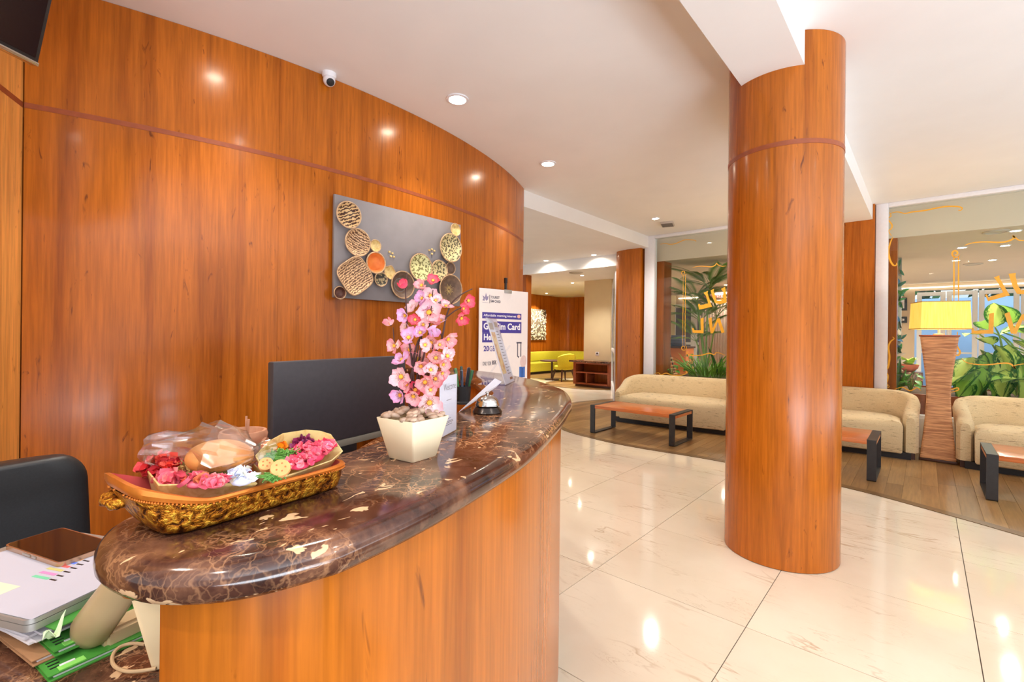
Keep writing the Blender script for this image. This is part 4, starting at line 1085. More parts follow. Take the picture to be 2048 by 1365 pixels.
# ------------------------------------------------------------------ things on the staff desk
def flat(name, corner, e1, l1, e2, l2, z0, z1, m, parent, bev=.0):
    e1 = Vector((*e1, 0)).normalized(); e2 = Vector((*e2, 0)).normalized(); c = Vector((corner.x, corner.y, 0))
    P = [c, c + e1 * l1, c + e1 * l1 + e2 * l2, c + e2 * l2]
    bm = BM(); prism(bm, [(p.x, p.y) for p in P], z0, z1)
    if bev: bmesh.ops.bevel(bm, geom=[e for e in bm.edges if abs((e.verts[0].co - e.verts[1].co).z) > 1e-5], offset=bev, segments=4, affect='EDGES', profile=.5)
    return obj(name, bm, m, parent, ang=40)
M_GFOLD = plain('green_card', lin(66, 140, 50), .5, .08, 12)
M_LGREEN = plain('light_green_tab', lin(140, 214, 100), .5)
M_KRAFT = plain('kraft_card', lin(168, 122, 84), .7, .12, 10)
def folder(px_, py_, z, e1, l1, l2, label, m, tabs=0, slots=True):
    c = at_z(px_, py_, z + .004); e2 = (-e1[1], e1[0]); e2 = e2 if e2[0] < 0 else (-e2[0], -e2[1])
    t = empty('folder', (0, 0, 0), 0, label, 'folder', 'folders and papers on the staff desk')
    flat('cover', c, e1, l1, e2, l2, z, z + .0015, m, t)
    flat('cover', c + Vector((*e2, 0)) * .004, e1, l1 - .01, e2, l2, z + .005, z + .0065, m, t)
    flat('sheets', c + Vector((*e2, 0)) * .006 + Vector((*e1, 0)) * .006, e1, l1 - .016, e2, l2 - .01, z + .0015, z + .005, M_PAPER, t)
    E1, E2 = Vector((*e1, 0)).normalized(), Vector((*e2, 0)).normalized()
    if slots:
        for k in range(14):
            flat('slot', c + E2 * (.02 + .009 * k) + E1 * .006, e1, .012, e2, .003, z + .0065, z + .0069, M_BLACK, t)
    for k in range(tabs):
        flat('index_tab', c + E1 * (.012 + .10 * k) + E2 * .006, e1, .028, e2, .012, z + .0066, z + .0078, M_LGREEN, t)
        flat('clip', c + E1 * (.015 + .10 * k) + E2 * .016, e1, .016, e2, .004, z + .0068, z + .0085, M_PAPER, t)
    return t
E1a, E1b = (-.17, .985), (-.45, .893)
folder(98, 1362, ZD, E1a, .24, .33, 'bottom green folder with slotted edge under the paper stack', M_GFOLD, 1)
folder(66, 1330, ZD + .0072, (-.24, .97), .10, .30, 'brown kraft folder between the two green folders', M_KRAFT, 0, False)
folder(110, 1310, ZD + .0144, (-.2, .98), .22, .30, 'upper green folder with a white clip under the loose sheets', M_GFOLD, 1)
r = random.Random(3); z = ZD + .0232
for k in range(7):
    c = at_z(62 + r.uniform(-14, 26), 1292 - 5 * k, z); a = r.uniform(-.10, .10) + .30
    t = flat('paper_sheet', c, (-math.sin(a), math.cos(a)), .20 + r.uniform(-.01, .02), (-math.cos(a), -math.sin(a)), .29, z, z + .003, plain('paper_tone', lin(238 - 6 * k, 230 - 5 * k, 230 - 3 * k), .7, .02), None)
    tag(t, ['lowest stack of loose sheets above the green folders', 'second loose bundle of sheets from the bottom', 'third loose bundle of sheets from the bottom', 'fourth loose bundle of sheets, mid stack', 'fifth loose bundle of sheets from the bottom', 'loose bundle of sheets second below the laptop', 'loose bundle of sheets right under the laptop'][k], 'paper', 'loose papers under the laptop')
    z += .0032
c = at_z(108, 1262, z); t = flat('folder_flap', c, (-.35, .93), .10, (-.93, -.35), .2, z, z + .0015, M_GFOLD, None); tag(t, 'thin green card lying right beneath the laptop', 'card'); z += .002
lp = empty('laptop', (0, 0, 0), 0, 'closed silver laptop on the paper stack with a white sheet on its lid', 'laptop')
c = at_z(57, 1252, z + .012); flat('base', c, E1b, .23, (-.893, -.45), .32, z, z + .010, M_SILVER, lp, .012); flat('lid', c, E1b, .23, (-.893, -.45), .32, z + .0108, z + .017, M_SILVER, lp, .012); z += .0174
sh = empty('printed_sheet', (0, 0, 0), 0, 'white printed sheet lying on the silver laptop below the phone', 'paper')
c = at_z(62, 1241, z); e1v, e2v = Vector((*E1b, 0)).normalized(), Vector((-.893, -.45, 0)).normalized()
flat('sheet', c, E1b, .21, (-.893, -.45), .297, z, z + .0006, plain('sheet_paper', lin(180, 176, 188), .7, .02, 6), sh)
for k, col_ in enumerate((lin(110, 190, 150), lin(206, 130, 180), lin(190, 180, 110), lin(206, 90, 90), lin(90, 120, 220), lin(220, 160, 90))):
    flat('colour_bar', c + e1v * (.080 + .012 * k) + e2v * (.105 + .004 * k), E1b, .006, (-.893, -.45), .035, z + .0006, z + .0009, plain('bar_ink', col_, .6), sh)
    flat('ink_line', c + e1v * (.081 + .012 * k) + e2v * (.088 + .004 * k), E1b, .003, (-.893, -.45), .014, z + .0006, z + .0009, M_BLACK, sh)
flat('ink_bar', c + e1v * .155 + e2v * .012, E1b, .006, (-.893, -.45), .02, z + .0006, z + .0009, plain('bar_pink', lin(206, 130, 150), .6), sh)
flat('label', c + e1v * .03 + e2v * .12, E1b, .025, (-.893, -.45), .06, z + .0006, z + .0009, plain('note_paper', lin(222, 214, 180), .7), sh)
z += .0009
ph = empty('smartphone', (0, 0, 0), 0, 'smartphone with a glossy dark screen lying on the printed sheet', 'phone')
c = at_z(118, 1132, z + .004); pl, pr = at_z(3, 1093, z + .004), at_z(122, 1055, z + .008)
f1 = (pl - c).normalized(); f1 = Vector((f1.x, f1.y, 0)).normalized(); f2 = Vector((f1.y, -f1.x, 0)); f2 = f2 if f2.y > 0 else -f2
flat('body', c, f2[:2], .085, f1[:2], .178, z, z + .0078, plain('rose_metal', lin(206, 170, 140), .25, .05, 12, metal=.9), ph, .010)
flat('screen', c + f1 * .003 + f2 * .003, f2[:2], .079, f1[:2], .172, z + .0078, z + .0085, plain('phone_screen', lin(30, 16, 12), .05, .05), ph, .008)
for s0, ln in ((.070, .012), (.088, .024)):
    flat('side_button', c + f1 * s0 - f2 * .0012, f2[:2], .002, f1[:2], ln, z + .0022, z + .0056, M_SILVER, ph)
# crumpled note sticking out of the stack
nt = BM(); a, b = at_z(92, 1275, .92), at_z(130, 1242, .935)
surf(nt, lambda u, v: a + (b - a) * u + Vector((.004, -.003, .010 * math.sin(5 * u + 3 * v))) + Vector((-.4, .2, .2)) * (.03 * (v - .5) * (.3 + u)), 6, 5); thick(nt, .0008)
tag(obj('crumpled_note', nt, plain('note_green', lin(206, 226, 180), .7)), 'pale green crumpled note sticking out of the paper stack', 'paper')
# telephone
tel = empty('desk_telephone', (0, 0, 0), 0, 'beige desk telephone tucked under the left end of the counter', 'telephone')
M_BEIGEP = plain('beige_plastic', lin(206, 178, 136), .4, .04, 10)
M_OLIVE = plain('grey_beige_plastic', lin(168, 142, 104), .35, .06, 10)
h0 = at_d(180, 1262, .685); h1 = at_d(300, 1095, .665)
hz = (h1 - h0).normalized(); side = hz.cross(FWD).normalized(); fr = hz.cross(side)
def hs(u, a): return h0 + hz * u + side * a
rings = []
for u, w_, d_ in ((-.020, .010, .008), (-.014, .022, .015), (0, .028, .019), (.05, .027, .017), (.10, .025, .016), (.15, .027, .017), (.185, .028, .019), (.197, .018, .012)):
    rings.append([h0 + hz * u + side * (w_ * math.cos(2 * PI * k / 20)) + fr * (d_ * math.sin(2 * PI * k / 20)) for k in range(20)])
bm = BM(); loft(bm, rings); obj('handset', bm, M_OLIVE, tel, ang=60)
b0 = at_d(306, 1350, .641); b0.z = ZD; b1 = at_d(262, 1199, .66); b2 = b0 + Vector((0, 0, 0))
ext = (RIGHT * .75 + FWD * .55).normalized() * .13
up_ = (b1 - b0); nrm = up_.cross(ext).normalized() * -.018
bm = BM(); rings = [[q + s for q in (b0, b0 + ext, b1 + ext, b1)] for s in (Vector((0, 0, 0)), nrm if nrm.dot(RIGHT) < 0 else -nrm)]
loft(bm, rings); bmesh.ops.bevel(bm, geom=list(bm.edges), offset=.003, segments=2, affect='EDGES'); obj('base', bm, M_BEIGEP, tel)
c0 = at_z(212, 1300, ZD + .004); c1 = at_z(290, 1262, ZD + .004)
ev = (c1 - c0); ev.z = 0; nv = Vector((-ev.y, ev.x, 0)).normalized() * .04; nv = nv if nv.dot(FWD) > 0 else -nv
bm = BM(); prism(bm, [(q.x, q.y) for q in (c0, c1 + ev * .3, c1 + ev * .3 + nv, c0 + nv)], ZD, ZD + .028)
bmesh.ops.bevel(bm, geom=list(bm.edges), offset=.005, segments=3, affect='EDGES'); obj('cradle', bm, M_BEIGEP, tel)
pts = [at_z(x, y, ZD + .006) for x, y in ((290, 1290), (262, 1288), (238, 1296), (225, 1313), (228, 1332), (250, 1343), (280, 1343), (312, 1338))]
bm = BM(); tube(bm, spline(pts, 6), .0024, 8); obj('cord', bm, plain('cord', lin(190, 156, 116), .5), tel)

# ------------------------------------------------------------------ monitor, chair
A = at_d(547, 725, 1.30); B_ = at_z(810, 712, A.z); wd = (B_ - A); wd.z = 0; wd.normalize(); nb = Vector((-wd.y, wd.x, 0)); nb = nb if nb.dot(FWD) > 0 else -nb
rz = math.atan2(wd.y, wd.x)
mon = empty('computer_monitor', (A.x + wd.x * .27, A.y + wd.y * .27, ZD + .0005), rz, 'black computer monitor seen from behind on the staff desk', 'monitor')
H0, H1 = .10, A.z - ZD
bm = BM(); box2(bm, (-.27, 0, H0 + .022), (.27, .028, H1), .006); obj('back_cover', bm, plain('monitor_back', lin(54, 48, 52), .5, .1, 60), mon)
bm = BM(); box2(bm, (-.27, -.001, H0), (.27, .027, H0 + .022), .003); obj('lower_bezel', bm, plain('bezel_grey', lin(120, 112, 100), .4), mon)
bm = BM(); box2(bm, (-.262, .028, H0 + .03), (.262, .030, H1 - .008)); obj('screen', bm, M_BLACK, mon)
bm = BM(); box2(bm, (-.035, .0, .01), (.035, .018, H0 + .02), .003); obj('neck', bm, M_BLACK, mon)
bm = BM(); box2(bm, (-.11, -.06, 0), (.11, .10, .012), .005); obj('stand_base', bm, M_BLACK, mon)
CHR = at_d(168, 930, 1.32); yv = Vector((-.27, .963, 0)); cc = Vector((CHR.x, CHR.y, 0)) - yv * .23
ch = empty('office_chair', (cc.x - .0, cc.y, .0), .273, 'black leather office chair behind the staff desk', 'chair')
bm = BM(); rings = []
for k in range(19):
    t = (0, .03, .1, .2, .3, .4, .5, .6, .7, .78, .84, .88, .91, .935, .955, .972, .985, .995, 1)[k]; zz = .56 + .445 * t; tt = max(0, (t - .84) / .16); hw_ = .24 - .06 * (1 - math.sqrt(max(0, 1 - tt * tt))); bow = .03
    lean = -.05 * t
    e = .3 if k in (0, 18) else (.75 if k in (1, 17) else 1)
    ring = []
    for i in range(28):
        a = 2 * PI * i / 28; ca, sa = math.cos(a), math.sin(a)
        y = hw_ * (abs(sa) ** .45) * (1 if sa > 0 else -1); x = .042 * e * (abs(ca) ** .7) * (1 if ca > 0 else -1) + bow * (y / .23) ** 2 + lean
        ring.append((x, y, zz))
    rings.append(ring)
loft(bm, rings); obj('backrest', bm, M_LEATHER, ch, ang=70)
bm = BM(); box(bm, (.27, 0, .47), (.48, .47, .09), .035, seg=4); obj('seat', bm, M_LEATHER, ch)
for s in (-1, 1):
    bm = BM(); tube(bm, spline([(.0, s * .25, .52), (.02, s * .27, .70), (.12, s * .27, .745), (.34, s * .27, .735)], 5), [.02] * 6 + [.024] * 10, 8); obj('armrest', bm, M_LEATHER, ch)
bm = BM(); lathe(bm, [(.03, .06), (.03, .42), (.10, .425)], 16, Matrix.Translation((.25, 0, 0))); obj('gas_column', bm, M_BLACKM, ch)
for k in range(5):
    a = 2 * PI * k / 5; bm = BM(); tube(bm, [(.25, 0, .09), (.25 + .28 * math.cos(a), .28 * math.sin(a), .065)], [.03, .018], 8); o = obj('base_arm', bm, M_BLACKM, ch)
    bm = BM(); lathe(bm, [(.001, 0), (.02, .006), (.026, .026), (.02, .046), (.001, .052)], 12, Matrix.Translation((.25 + .28 * math.cos(a), .28 * math.sin(a), 0))); obj('caster', bm, M_BLACK, ch)

# ------------------------------------------------------------------ call bell
p = (at_z(943, 826, ZT) + at_z(1006, 826, ZT)) / 2
bl = empty('call_bell', (p.x, p.y, ZT + .0005), 0, 'chrome dome call bell on a black base on the marble counter', 'bell')
bm = BM(); lathe(bm, [(.044, 0), (.0455, .003), (.043, .008), (.036, .018), (.030, .020), (.001, .020)], 40); obj('base', bm, plain('bell_base', lin(40, 30, 26), .25, .05, metal=.3), bl)
bm = BM(); lathe(bm, [(.001, .021), (.034, .021), (.0365, .022), (.0365, .026), (.034, .030)] + [(.034 * math.cos(a), .030 + .024 * math.sin(a)) for a in [k * PI / 2 / 9 for k in range(1, 10)]], 40); obj('dome', bm, M_STEEL, bl)
bm = BM(); lathe(bm, [(.003, .053), (.003, .058), (.006, .059), (.0062, .062), (.004, .064), (.001, .0645)], 16); obj('plunger', bm, M_STEEL, bl)

# ------------------------------------------------------------------ welcome card in an acrylic stand
a, b = at_z(880, 882, ZT), at_z(914, 863, ZT); d = b - a; d.z = 0; W = d.length; rz = math.atan2(d.y, d.x)
wc = empty('card_stand', (a.x, a.y, ZT + .0005), rz, 'upright acrylic stand with a white welcome card beside the blossom pot', 'stand')
HW = .152
bm = BM(); box2(bm, (0, -.001, 0), (W, .001, HW)); obj('front_pane', bm, M_ACRYL, wc)
bm = BM(); box2(bm, (0, .0028, 0), (W, .0048, HW)); obj('rear_pane', bm, M_ACRYL, wc)
bm = BM(); box2(bm, (0, -.052, 0), (W, -.001, .002)); obj('foot', bm, M_ACRYL, wc)
bm = BM(); box2(bm, (.001, .0014, .004), (W - .001, .0026, HW - .012)); card = obj('card', bm, M_PAPER, wc)
M_INK = plain('grey_ink', lin(120, 112, 116), .6)
def TM(x, y, z): return Matrix(((1, 0, 0, x), (0, 0, -1, y), (0, 1, 0, z), (0, 0, 0, 1)))
text('lettering', 'Welcome', M_INK, TM(W * .2, .0012, HW * .70), W * .72, .016, card, .0)
text('lettering', 'to our lobby' if False else 'scan here', M_INK, TM(W * .4, .0012, HW * .55), W * .28, .003, card, .0) if False else None
for k, (zz, x0, x1) in enumerate(((.26, .35, .62), (.215, .3, .75), (.195, .3, .78), (.165, .35, .7), (.545, .38, .66))):
    bm = BM(); box2(bm, (W * x0, .0011, HW * zz), (W * x1, .0014, HW * zz + .0012)); obj('ink_line', bm, M_INK, card)

# ------------------------------------------------------------------ pens
p = at_z(926, 808, ZT)
pc = empty('pen_holder', (p.x, p.y, ZT + .0005), .4, 'small black pen cup on the counter behind the welcome card', 'pen holder')
bm = BM(); lathe(bm, [(.028, 0), (.028, .006), (.024, .010), (.027, .06), (.025, .06), (.022, .012), (.001, .012)], 20); obj('cup', bm, M_BLACK, pc)
r = random.Random(9)
cols = [lin(60, 110, 70), lin(90, 140, 90), lin(70, 78, 96), lin(34, 34, 40), lin(50, 96, 60), lin(110, 124, 150), lin(40, 60, 50)]
labs = ['green pen in the black cup, leftmost', 'light green pen in the black cup', 'slate blue pen with a thick clip in the black cup', 'black pen in the black cup', 'dark green pen in the black cup', 'grey blue pen in the black cup, tallest', 'dark pen at the right rim of the black cup']
for k in range(7):
    a = PI + 2 * PI * k / 7; base = Vector((.010 * math.cos(a), .010 * math.sin(a), .013)); tip = Vector((.030 * math.cos(a), .030 * math.sin(a), .115 + .012 * r.random()))
    t = empty('pen', (p.x, p.y, ZT + .0005), .4, labs[k], 'pen', 'pens in the black cup'); m = plain('pen_colour', cols[k], .3)
    bm = BM(); tube(bm, [base, base + (tip - base) * .1, tip - (tip - base) * .02, tip], [.001, .0048, .0052, .003], 8); obj('barrel', bm, m, t)
    bm = BM(); ax = (tip - base).normalized(); o_ = Vector((math.cos(a), math.sin(a), 0)) * .006; tube(bm, [tip + o_ - ax * .002, tip + o_ - ax * .035], [.0018, .0012], 6); obj('clip', bm, M_BLACK, t)

# ------------------------------------------------------------------ folded leaflet lying askew
q0 = at_z(918, 824, ZT + .002); q1 = at_d(990, 757, 1.62); q2 = at_d(1003, 764, 1.66); q3 = at_d(984, 777, 1.60)
bm = BM(); q0b = q0 + Vector((-.01, .012, 0))
for tri in ((q0, q1, q3), (q0, q3, q1), (q0b, q2, q1)):
    pass
V = [bm.verts.new(v) for v in (q0, q0b, q1, q2, q3)]
bm.faces.new((V[0], V[2], V[4])); bm.faces.new((V[0], V[1], V[2])); bm.faces.new((V[1], V[3], V[2])); thick(bm, .0012)
tag(obj('folded_leaflet', bm, M_PAPER, None, False), 'white leaflet folded to a point, leaning up behind the call bell', 'leaflet')

# ------------------------------------------------------------------ slanted menu stand
a, b = at_z(1012, 772, ZT), at_z(1040, 758, ZT); d = b - a; d.z = 0; W = min(d.length, .22); d.normalize(); rz = math.atan2(d.y, d.x)
ms = empty('menu_stand', (a.x, a.y, ZT + .0005), rz, 'slanted acrylic menu holder standing on the far end of the counter', 'stand')
LEAN = Matrix.Rotation(-.30, 4, 'X'); HM = .335
bm = BM(); box2(bm, (0, 0, 0), (W, .002, HM), 0, LEAN); obj('front_pane', bm, M_ACRYL, ms)
bm = BM(); box2(bm, (0, .0045, 0), (W, .0065, HM), 0, LEAN); obj('rear_pane', bm, M_ACRYL, ms)
bm = BM(); box2(bm, (0, 0, 0), (W, .14, .002)); obj('foot', bm, M_ACRYL, ms)
bm = BM(); tube(bm, [(W / 2, .006, HM * .55), (W / 2, .135, .003)], .004, 6); obj('strut', bm, M_ACRYL, ms)
bm = BM(); box2(bm, (.003, .0022, .004), (W - .003, .0040, HM - .004), 0, LEAN); menu = obj('menu_sheet', bm, M_PAPER, ms)
M_MENUPIC = NT('menu_photo'); n_ = M_MENUPIC.noise(M_MENUPIC.coord((1, 1, 1)), 26, 4, .6)
M_MENUPIC.col(M_MENUPIC.ramp(n_.outputs[0], [(.3, lin(206, 186, 160)), (.45, lin(226, 196, 140)), (.6, lin(190, 130, 90)), (.7, lin(232, 214, 180))])).set(rough=.5); M_MENUPIC = M_MENUPIC.m
M_TAUPE = plain('taupe_ink', lin(164, 150, 136), .6)
def mbox(x0, x1, z0, z1, m, nm):
    bm = BM(); box2(bm, (W * x0, .0019, HM * z0), (W * x1, .0023, HM * z1), 0, LEAN); obj(nm, bm, m, menu)
mbox(.08, .44, .16, .78, M_MENUPIC, 'food_picture'); mbox(.08, .44, .82, .92, M_TAUPE, 'title_block'); mbox(.60, .9, .86, .94, M_TAUPE, 'title_block')
for k in range(15): mbox(.56, .74 + .18 * random.Random(k).random(), .14 + .046 * k, .152 + .046 * k, M_INK, 'ink_line')
mbox(.62, .9, .05, .085, plain('brown_ink', lin(140, 96, 70), .6), 'price_block')

# ------------------------------------------------------------------ tourist poster on a stand by the wall end
PL, PR = Vector((-3.160, 3.115, 0)), Vector((-3.078, 3.735, 0)); d = (PR - PL); PW = d.length; d.normalize(); rz = math.atan2(d.y, d.x)
ps = empty('poster_stand', PL, rz, 'white tourist card poster clipped to a stand at the end of the curved wall', 'poster')
PZ = 1.79
bm = BM(); box2(bm, (0, 0, .10), (PW, .008, PZ)); pb = obj('poster_board', bm, plain('poster_white', lin(246, 236, 232), .5, .01), ps)
bm = BM(); box2(bm, (PW * .53, .012, .02), (PW * .53 + .022, .034, 1.90), .004); obj('pole', bm, M_BLACKM, ps)
bm = BM(); lathe(bm, [(.15, 0), (.15, .015), (.03, .02)], 24, Matrix.Translation((PW * .53, .02, 0)), 1, .18); obj('base', bm, M_BLACKM, ps)
bm = BM(); box2(bm, (PW * .49, -.006, PZ - .03), (PW * .49 + .095, .012, PZ + .006), .003); obj('clip', bm, M_SILVER, ps)
bm = BM(); box2(bm, (PW * .53 - .004, .01, 1.86), (PW * .53 + .026, .036, 1.915), .005); obj('cap', bm, M_BLACK, ps)
pn = Vector((d.y, -d.x, 0))
def onp(x, y):
    r_ = ray(x, y); t = (PL - E0).dot(pn) / r_.dot(pn); q = E0 + r_ * t; return (q - PL).dot(d), q.z
M_PURP = plain('purple_ink', lin(72, 58, 150), .5); M_PGREY = plain('dark_ink', lin(70, 64, 84), .5); M_PWH = plain('white_ink', lin(250, 246, 250), .5); M_LILAC = plain('lilac_ink', lin(150, 140, 170), .5)
def pquad(x0, y0, x1, y1, m, nm, dy=-.0012):
    (u0, z1_), (u1, z0_) = onp(x0, y0), onp(x1, y1)
    bm = BM(); box2(bm, (u0, dy, z0_), (u1, 0.0005, z1_)); obj(nm, bm, m, pb)
def ptext(s, x0, y0, x1, y1, m, bold=.0, dy=-.0016):
    (u0, z1_), (u1, z0_) = onp(x0, y0), onp(x1, y1); text('lettering', s, m, TM(u0, dy, z0_), u1 - u0, z1_ - z0_, pb, 0, bold)
def ppoly(pts, m, nm, dy=-.0012):
    P = [onp(*q) for q in pts]; bm = BM(); loft(bm, [[(u, y, zz) for u, zz in P] for y in (dy, .0003)]); obj(nm, bm, m, pb)
ptext('TOURIST', 981, 592, 999, 598.5, M_PGREY, .02); ptext('SIM CARD', 981, 600, 1001, 606.5, M_PGREY, .02)
pquad(978.9, 590, 979.7, 607, M_PGREY, 'rule')
ppoly([(970, 594), (972, 586), (974, 594), (977, 592), (976, 599), (972.5, 602), (970.5, 598)], M_LILAC, 'emblem'); ppoly([(965, 591), (970, 595), (969, 602), (964.5, 601), (967, 597)], M_LILAC, 'emblem')
pquad(964.6, 605, 977, 606.2, M_LILAC, 'small_print')
pquad(964.5, 624.3, 1042.4, 640, M_PURP, 'ink_band'); pquad(964.5, 642, 1042.4, 667, M_PURP, 'ink_band'); pquad(964.5, 666, 1001.5, 685, M_PURP, 'ink_band')
ptext('Affordable roaming internet', 967, 628, 1032, 637, M_PWH, .015)
ppoly([onp_ for onp_ in [(1037.5 + 3.4 * math.cos(k * PI / 6), 633.5 + 3.6 * math.sin(k * PI / 6)) for k in range(12)]], plain('emblem_peach', lin(240, 190, 170), .5), 'emblem', -.002)
ptext('Get Sim Card', 967, 645.5, 1040, 661, M_PWH, .03); ptext('Here', 967.5, 668, 993, 681, M_PWH, .03)
ptext('20', 967, 692, 978, 703, M_PURP, .03); ptext('GB', 979, 692.3, 989.5, 703, M_PURP, .0); pquad(991.6, 690, 992.4, 706, M_PGREY, 'rule')
ptext('ONLY IDR', 965, 724, 982, 731, M_PGREY, .01); ptext('85K', 984, 721.5, 993, 729.5, M_PGREY, .03)
for x in (1034.5, 1041): pquad(x, 686, x + 1.2, 714, M_PGREY, 'handle_print')
pquad(1033, 684.5, 1043, 687.5, M_PGREY, 'handle_print'); ppoly([(1035, 713), (1038.5, 713), (1036.7, 717)], M_PGREY, 'handle_print')
ppoly([(1046.5 + 6 * math.cos(k * PI / 8) + 1.0 * math.sin(k * PI / 8), 723 - 12 * math.sin(k * PI / 8)) for k in range(16)], plain('hat_print', lin(226, 200, 196), .5), 'hat_print')
pquad(1038.5, 734, 1049.5, 755, plain('blue_print', lin(60, 110, 190), .5), 'suitcase_print'); pquad(1043.5, 736, 1044.6, 755, plain('blue_print_dark', lin(36, 70, 140), .5), 'suitcase_print', -.0016)
pquad(965, 755, 1000, 775, plain('brown_print', lin(150, 104, 96), .5), 'ink_band')

# ------------------------------------------------------------------ clay incense pot
p = at_d(487, 862, .75)
cp = empty('clay_pot', (p.x, p.y, ZT + .0005), 0, 'small terracotta incense pot with a wide rim behind the offering tray', 'pot')
M_TERRA = plain('terracotta', lin(176, 122, 92), .8, .15, 60)
HP = p.z - ZT
bm = BM(); lathe(bm, [(.022, 0), (.026, .004), (.024, .016), (.020, .028), (.022, HP * .55), (.028, HP * .7), (.0335, HP * .82), (.035, HP * .92), (.033, HP), (.029, HP), (.0275, HP * .93), (.024, HP * .75), (.001, HP * .6)], 36); obj('bowl', bm, M_TERRA, cp)
q = at_d(526, 888, .75) - p
bm = BM(); tube(bm, [(q.x * .55, q.y * .55, HP * .62), (q.x * .8, q.y * .8, HP + q.z + .002), (q.x * 1.15, q.y * 1.15, HP + q.z)], [.011, .009, .010], 8); obj('lug', bm, M_TERRA, cp)
for dx, hh in ((-.002, .022), (.005, .018)):
    bm = BM(); tube(bm, [(dx, .004, HP * .6), (dx * 1.4, .005, HP + hh)], [.0014, .0018], 6); obj('incense_stub', bm, M_TERRA, cp)

# ------------------------------------------------------------------ gilt tray
U, Vv = Vector((-.12, .993, 0)).normalized(), Vector((-.993, -.12, 0)).normalized()
gt_ = empty('gilt_tray', (-.710, .252, ZT + .0005), math.atan2(U.y, U.x), 'gilded carved boat shaped tray holding leaf baskets at the counter end', 'tray')
def m_gilt():
    s = NT('gilt_carving'); co = s.coord((1, 1, 1)); n = s.noise(co, 110, 4, .65, .6); n2 = s.noise(co, 40, 3)
    s.col(s.ramp(n.outputs[0], [(.36, lin(70, 32, 6)), (.48, lin(170, 98, 18)), (.64, lin(232, 176, 60))])).set(rough=.28, metal=.85)
    s.bump(n.outputs[0], .9, .006); return s.m
M_GILT = m_gilt(); M_GILTR = plain('gilt_rim', lin(196, 110, 36), .35, .15, 60, metal=.5); M_TRAYIN = plain('tray_red', lin(180, 70, 70), .3, .2, 20)
NS = 120
def sup(hw_, hd_, a, n=6):
    ca, sa = math.cos(a), math.sin(a); return hw_ * abs(ca) ** (2 / n) * (1 if ca >= 0 else -1), hd_ * abs(sa) ** (2 / n) * (1 if sa >= 0 else -1)
def tring(hu, hv, z, carve=0, seed=0):
    out = []
    for k in range(NS):
        u, v = sup(hu, hv, 2 * PI * k / NS)
        t = max(0, min(1, (-.070 - u) / .052)); t = t * t * (3 - 2 * t) * (1 - .5 * (v / .065) ** 2); s = z / .038
        o = Vector((u - .034 * t * s, v, z + .038 * t * s * s))
        if carve:
            nx = mnoise.noise(Vector((u * 120, v * 120, z * 150 + seed))) * carve; L = math.hypot(u, v); o += Vector((u / L * nx * .6, v / L * nx, nx * .4))
        out.append(o)
    return out
bm = BM(); rings = [tring(.110, .052, 0), tring(.116, .057, .003)]
for k in range(9): zz = .005 + .025 * k / 8; rings.append(tring(.117 + .005 * k / 8, .058 + .004 * k / 8, zz, .0032))
loft(bm, rings, True, False); obj('carved_side', bm, M_GILT, gt_, ang=80)
bm = BM(); loft(bm, [tring(.120, .0605, .030), tring(.1235, .064, .0315), tring(.1245, .065, .0345), tring(.1225, .063, .037), tring(.118, .059, .037)], True, False); obj('rim', bm, M_GILTR, gt_)
bm = BM()
for k in range(0, NS):
    c = tring(.1135, .0615, .0385)[k] if k == 0 else None
R_ = tring(.1232, .0640, .0305)
for k in range(NS):
    bmesh.ops.create_icosphere(bm, subdivisions=1, radius=.0017, matrix=Matrix.Translation(R_[k]))
bd = obj('bead_moulding', bm, M_GILTR, gt_); bd['kind'] = 'stuff'
bm = BM(); loft(bm, [tring(.118, .059, .037), tring(.113, .055, .02), tring(.108, .051, .006), tring(.05, .02, .006), tring(.001, .001, .006)], True, False); obj('inside', bm, M_TRAYIN, gt_)
bm = BM(); bmesh.ops.create_icosphere(bm, subdivisions=4, radius=1, matrix=Matrix.Translation((-.138, .035, .034)) @ Matrix.Diagonal((.016, .024, .010, 1)))
for v in bm.verts: v.co += v.normal * mnoise.noise(v.co * 130) * .004
obj('end_handle', bm, M_GILT, gt_, ang=80)

# ------------------------------------------------------------------ palm leaf offering baskets
def m_palmleaf():
    s = NT('young_palm_leaf'); n = s.noise(s.coord((1, 1, 1)), 45, 3, .6, .4)
    c_ = s.ramp(n.outputs[0], [(.3, lin(214, 178, 100)), (.5, lin(240, 216, 150)), (.8, lin(246, 228, 170))]); s.col(c_).set(rough=.45)
    tl = s.n('BsdfTranslucent'); s.l(c_, tl.inputs[0]); mx = s.n('MixShader'); mx.inputs[0].default_value = .4; s.l(s.p.outputs[0], mx.inputs[1]); s.l(tl.outputs[0], mx.inputs[2]); s.l(mx.outputs[0], s.out.inputs[0]); return s.m
M_PALM = m_palmleaf()
ZR = 1.167
A_, B2_, D_ = at_z(317, 972, 1.163), at_z(515, 968, 1.151), at_z(283, 930, 1.169)
C_ = B2_ + (D_ - A_) * 1.0
def tray_from(name, top, zbot, shrink, label):
    t = empty(name, (0, 0, 0), 0, label, 'offering', 'palm leaf offering baskets on the gilt tray')
    cen = sum(top, Vector()) / len(top)
    bot = [Vector((cen.x + (p.x - cen.x) * shrink, cen.y + (p.y - cen.y) * shrink, zbot)) + Vv * .016 for p in top]
    bm = BM(); V1 = [bm.verts.new(p) for p in bot]; V2 = [bm.verts.new(p) for p in top]; n = len(top)
    for i in range(n): bm.faces.new((V1[i], V1[(i + 1) % n], V2[(i + 1) % n], V2[i]))
    bm.faces.new(V1[::-1]); thick(bm, .0016); obj('leaf_basket', bm, M_PALM, t, ang=30)
    return t, cen
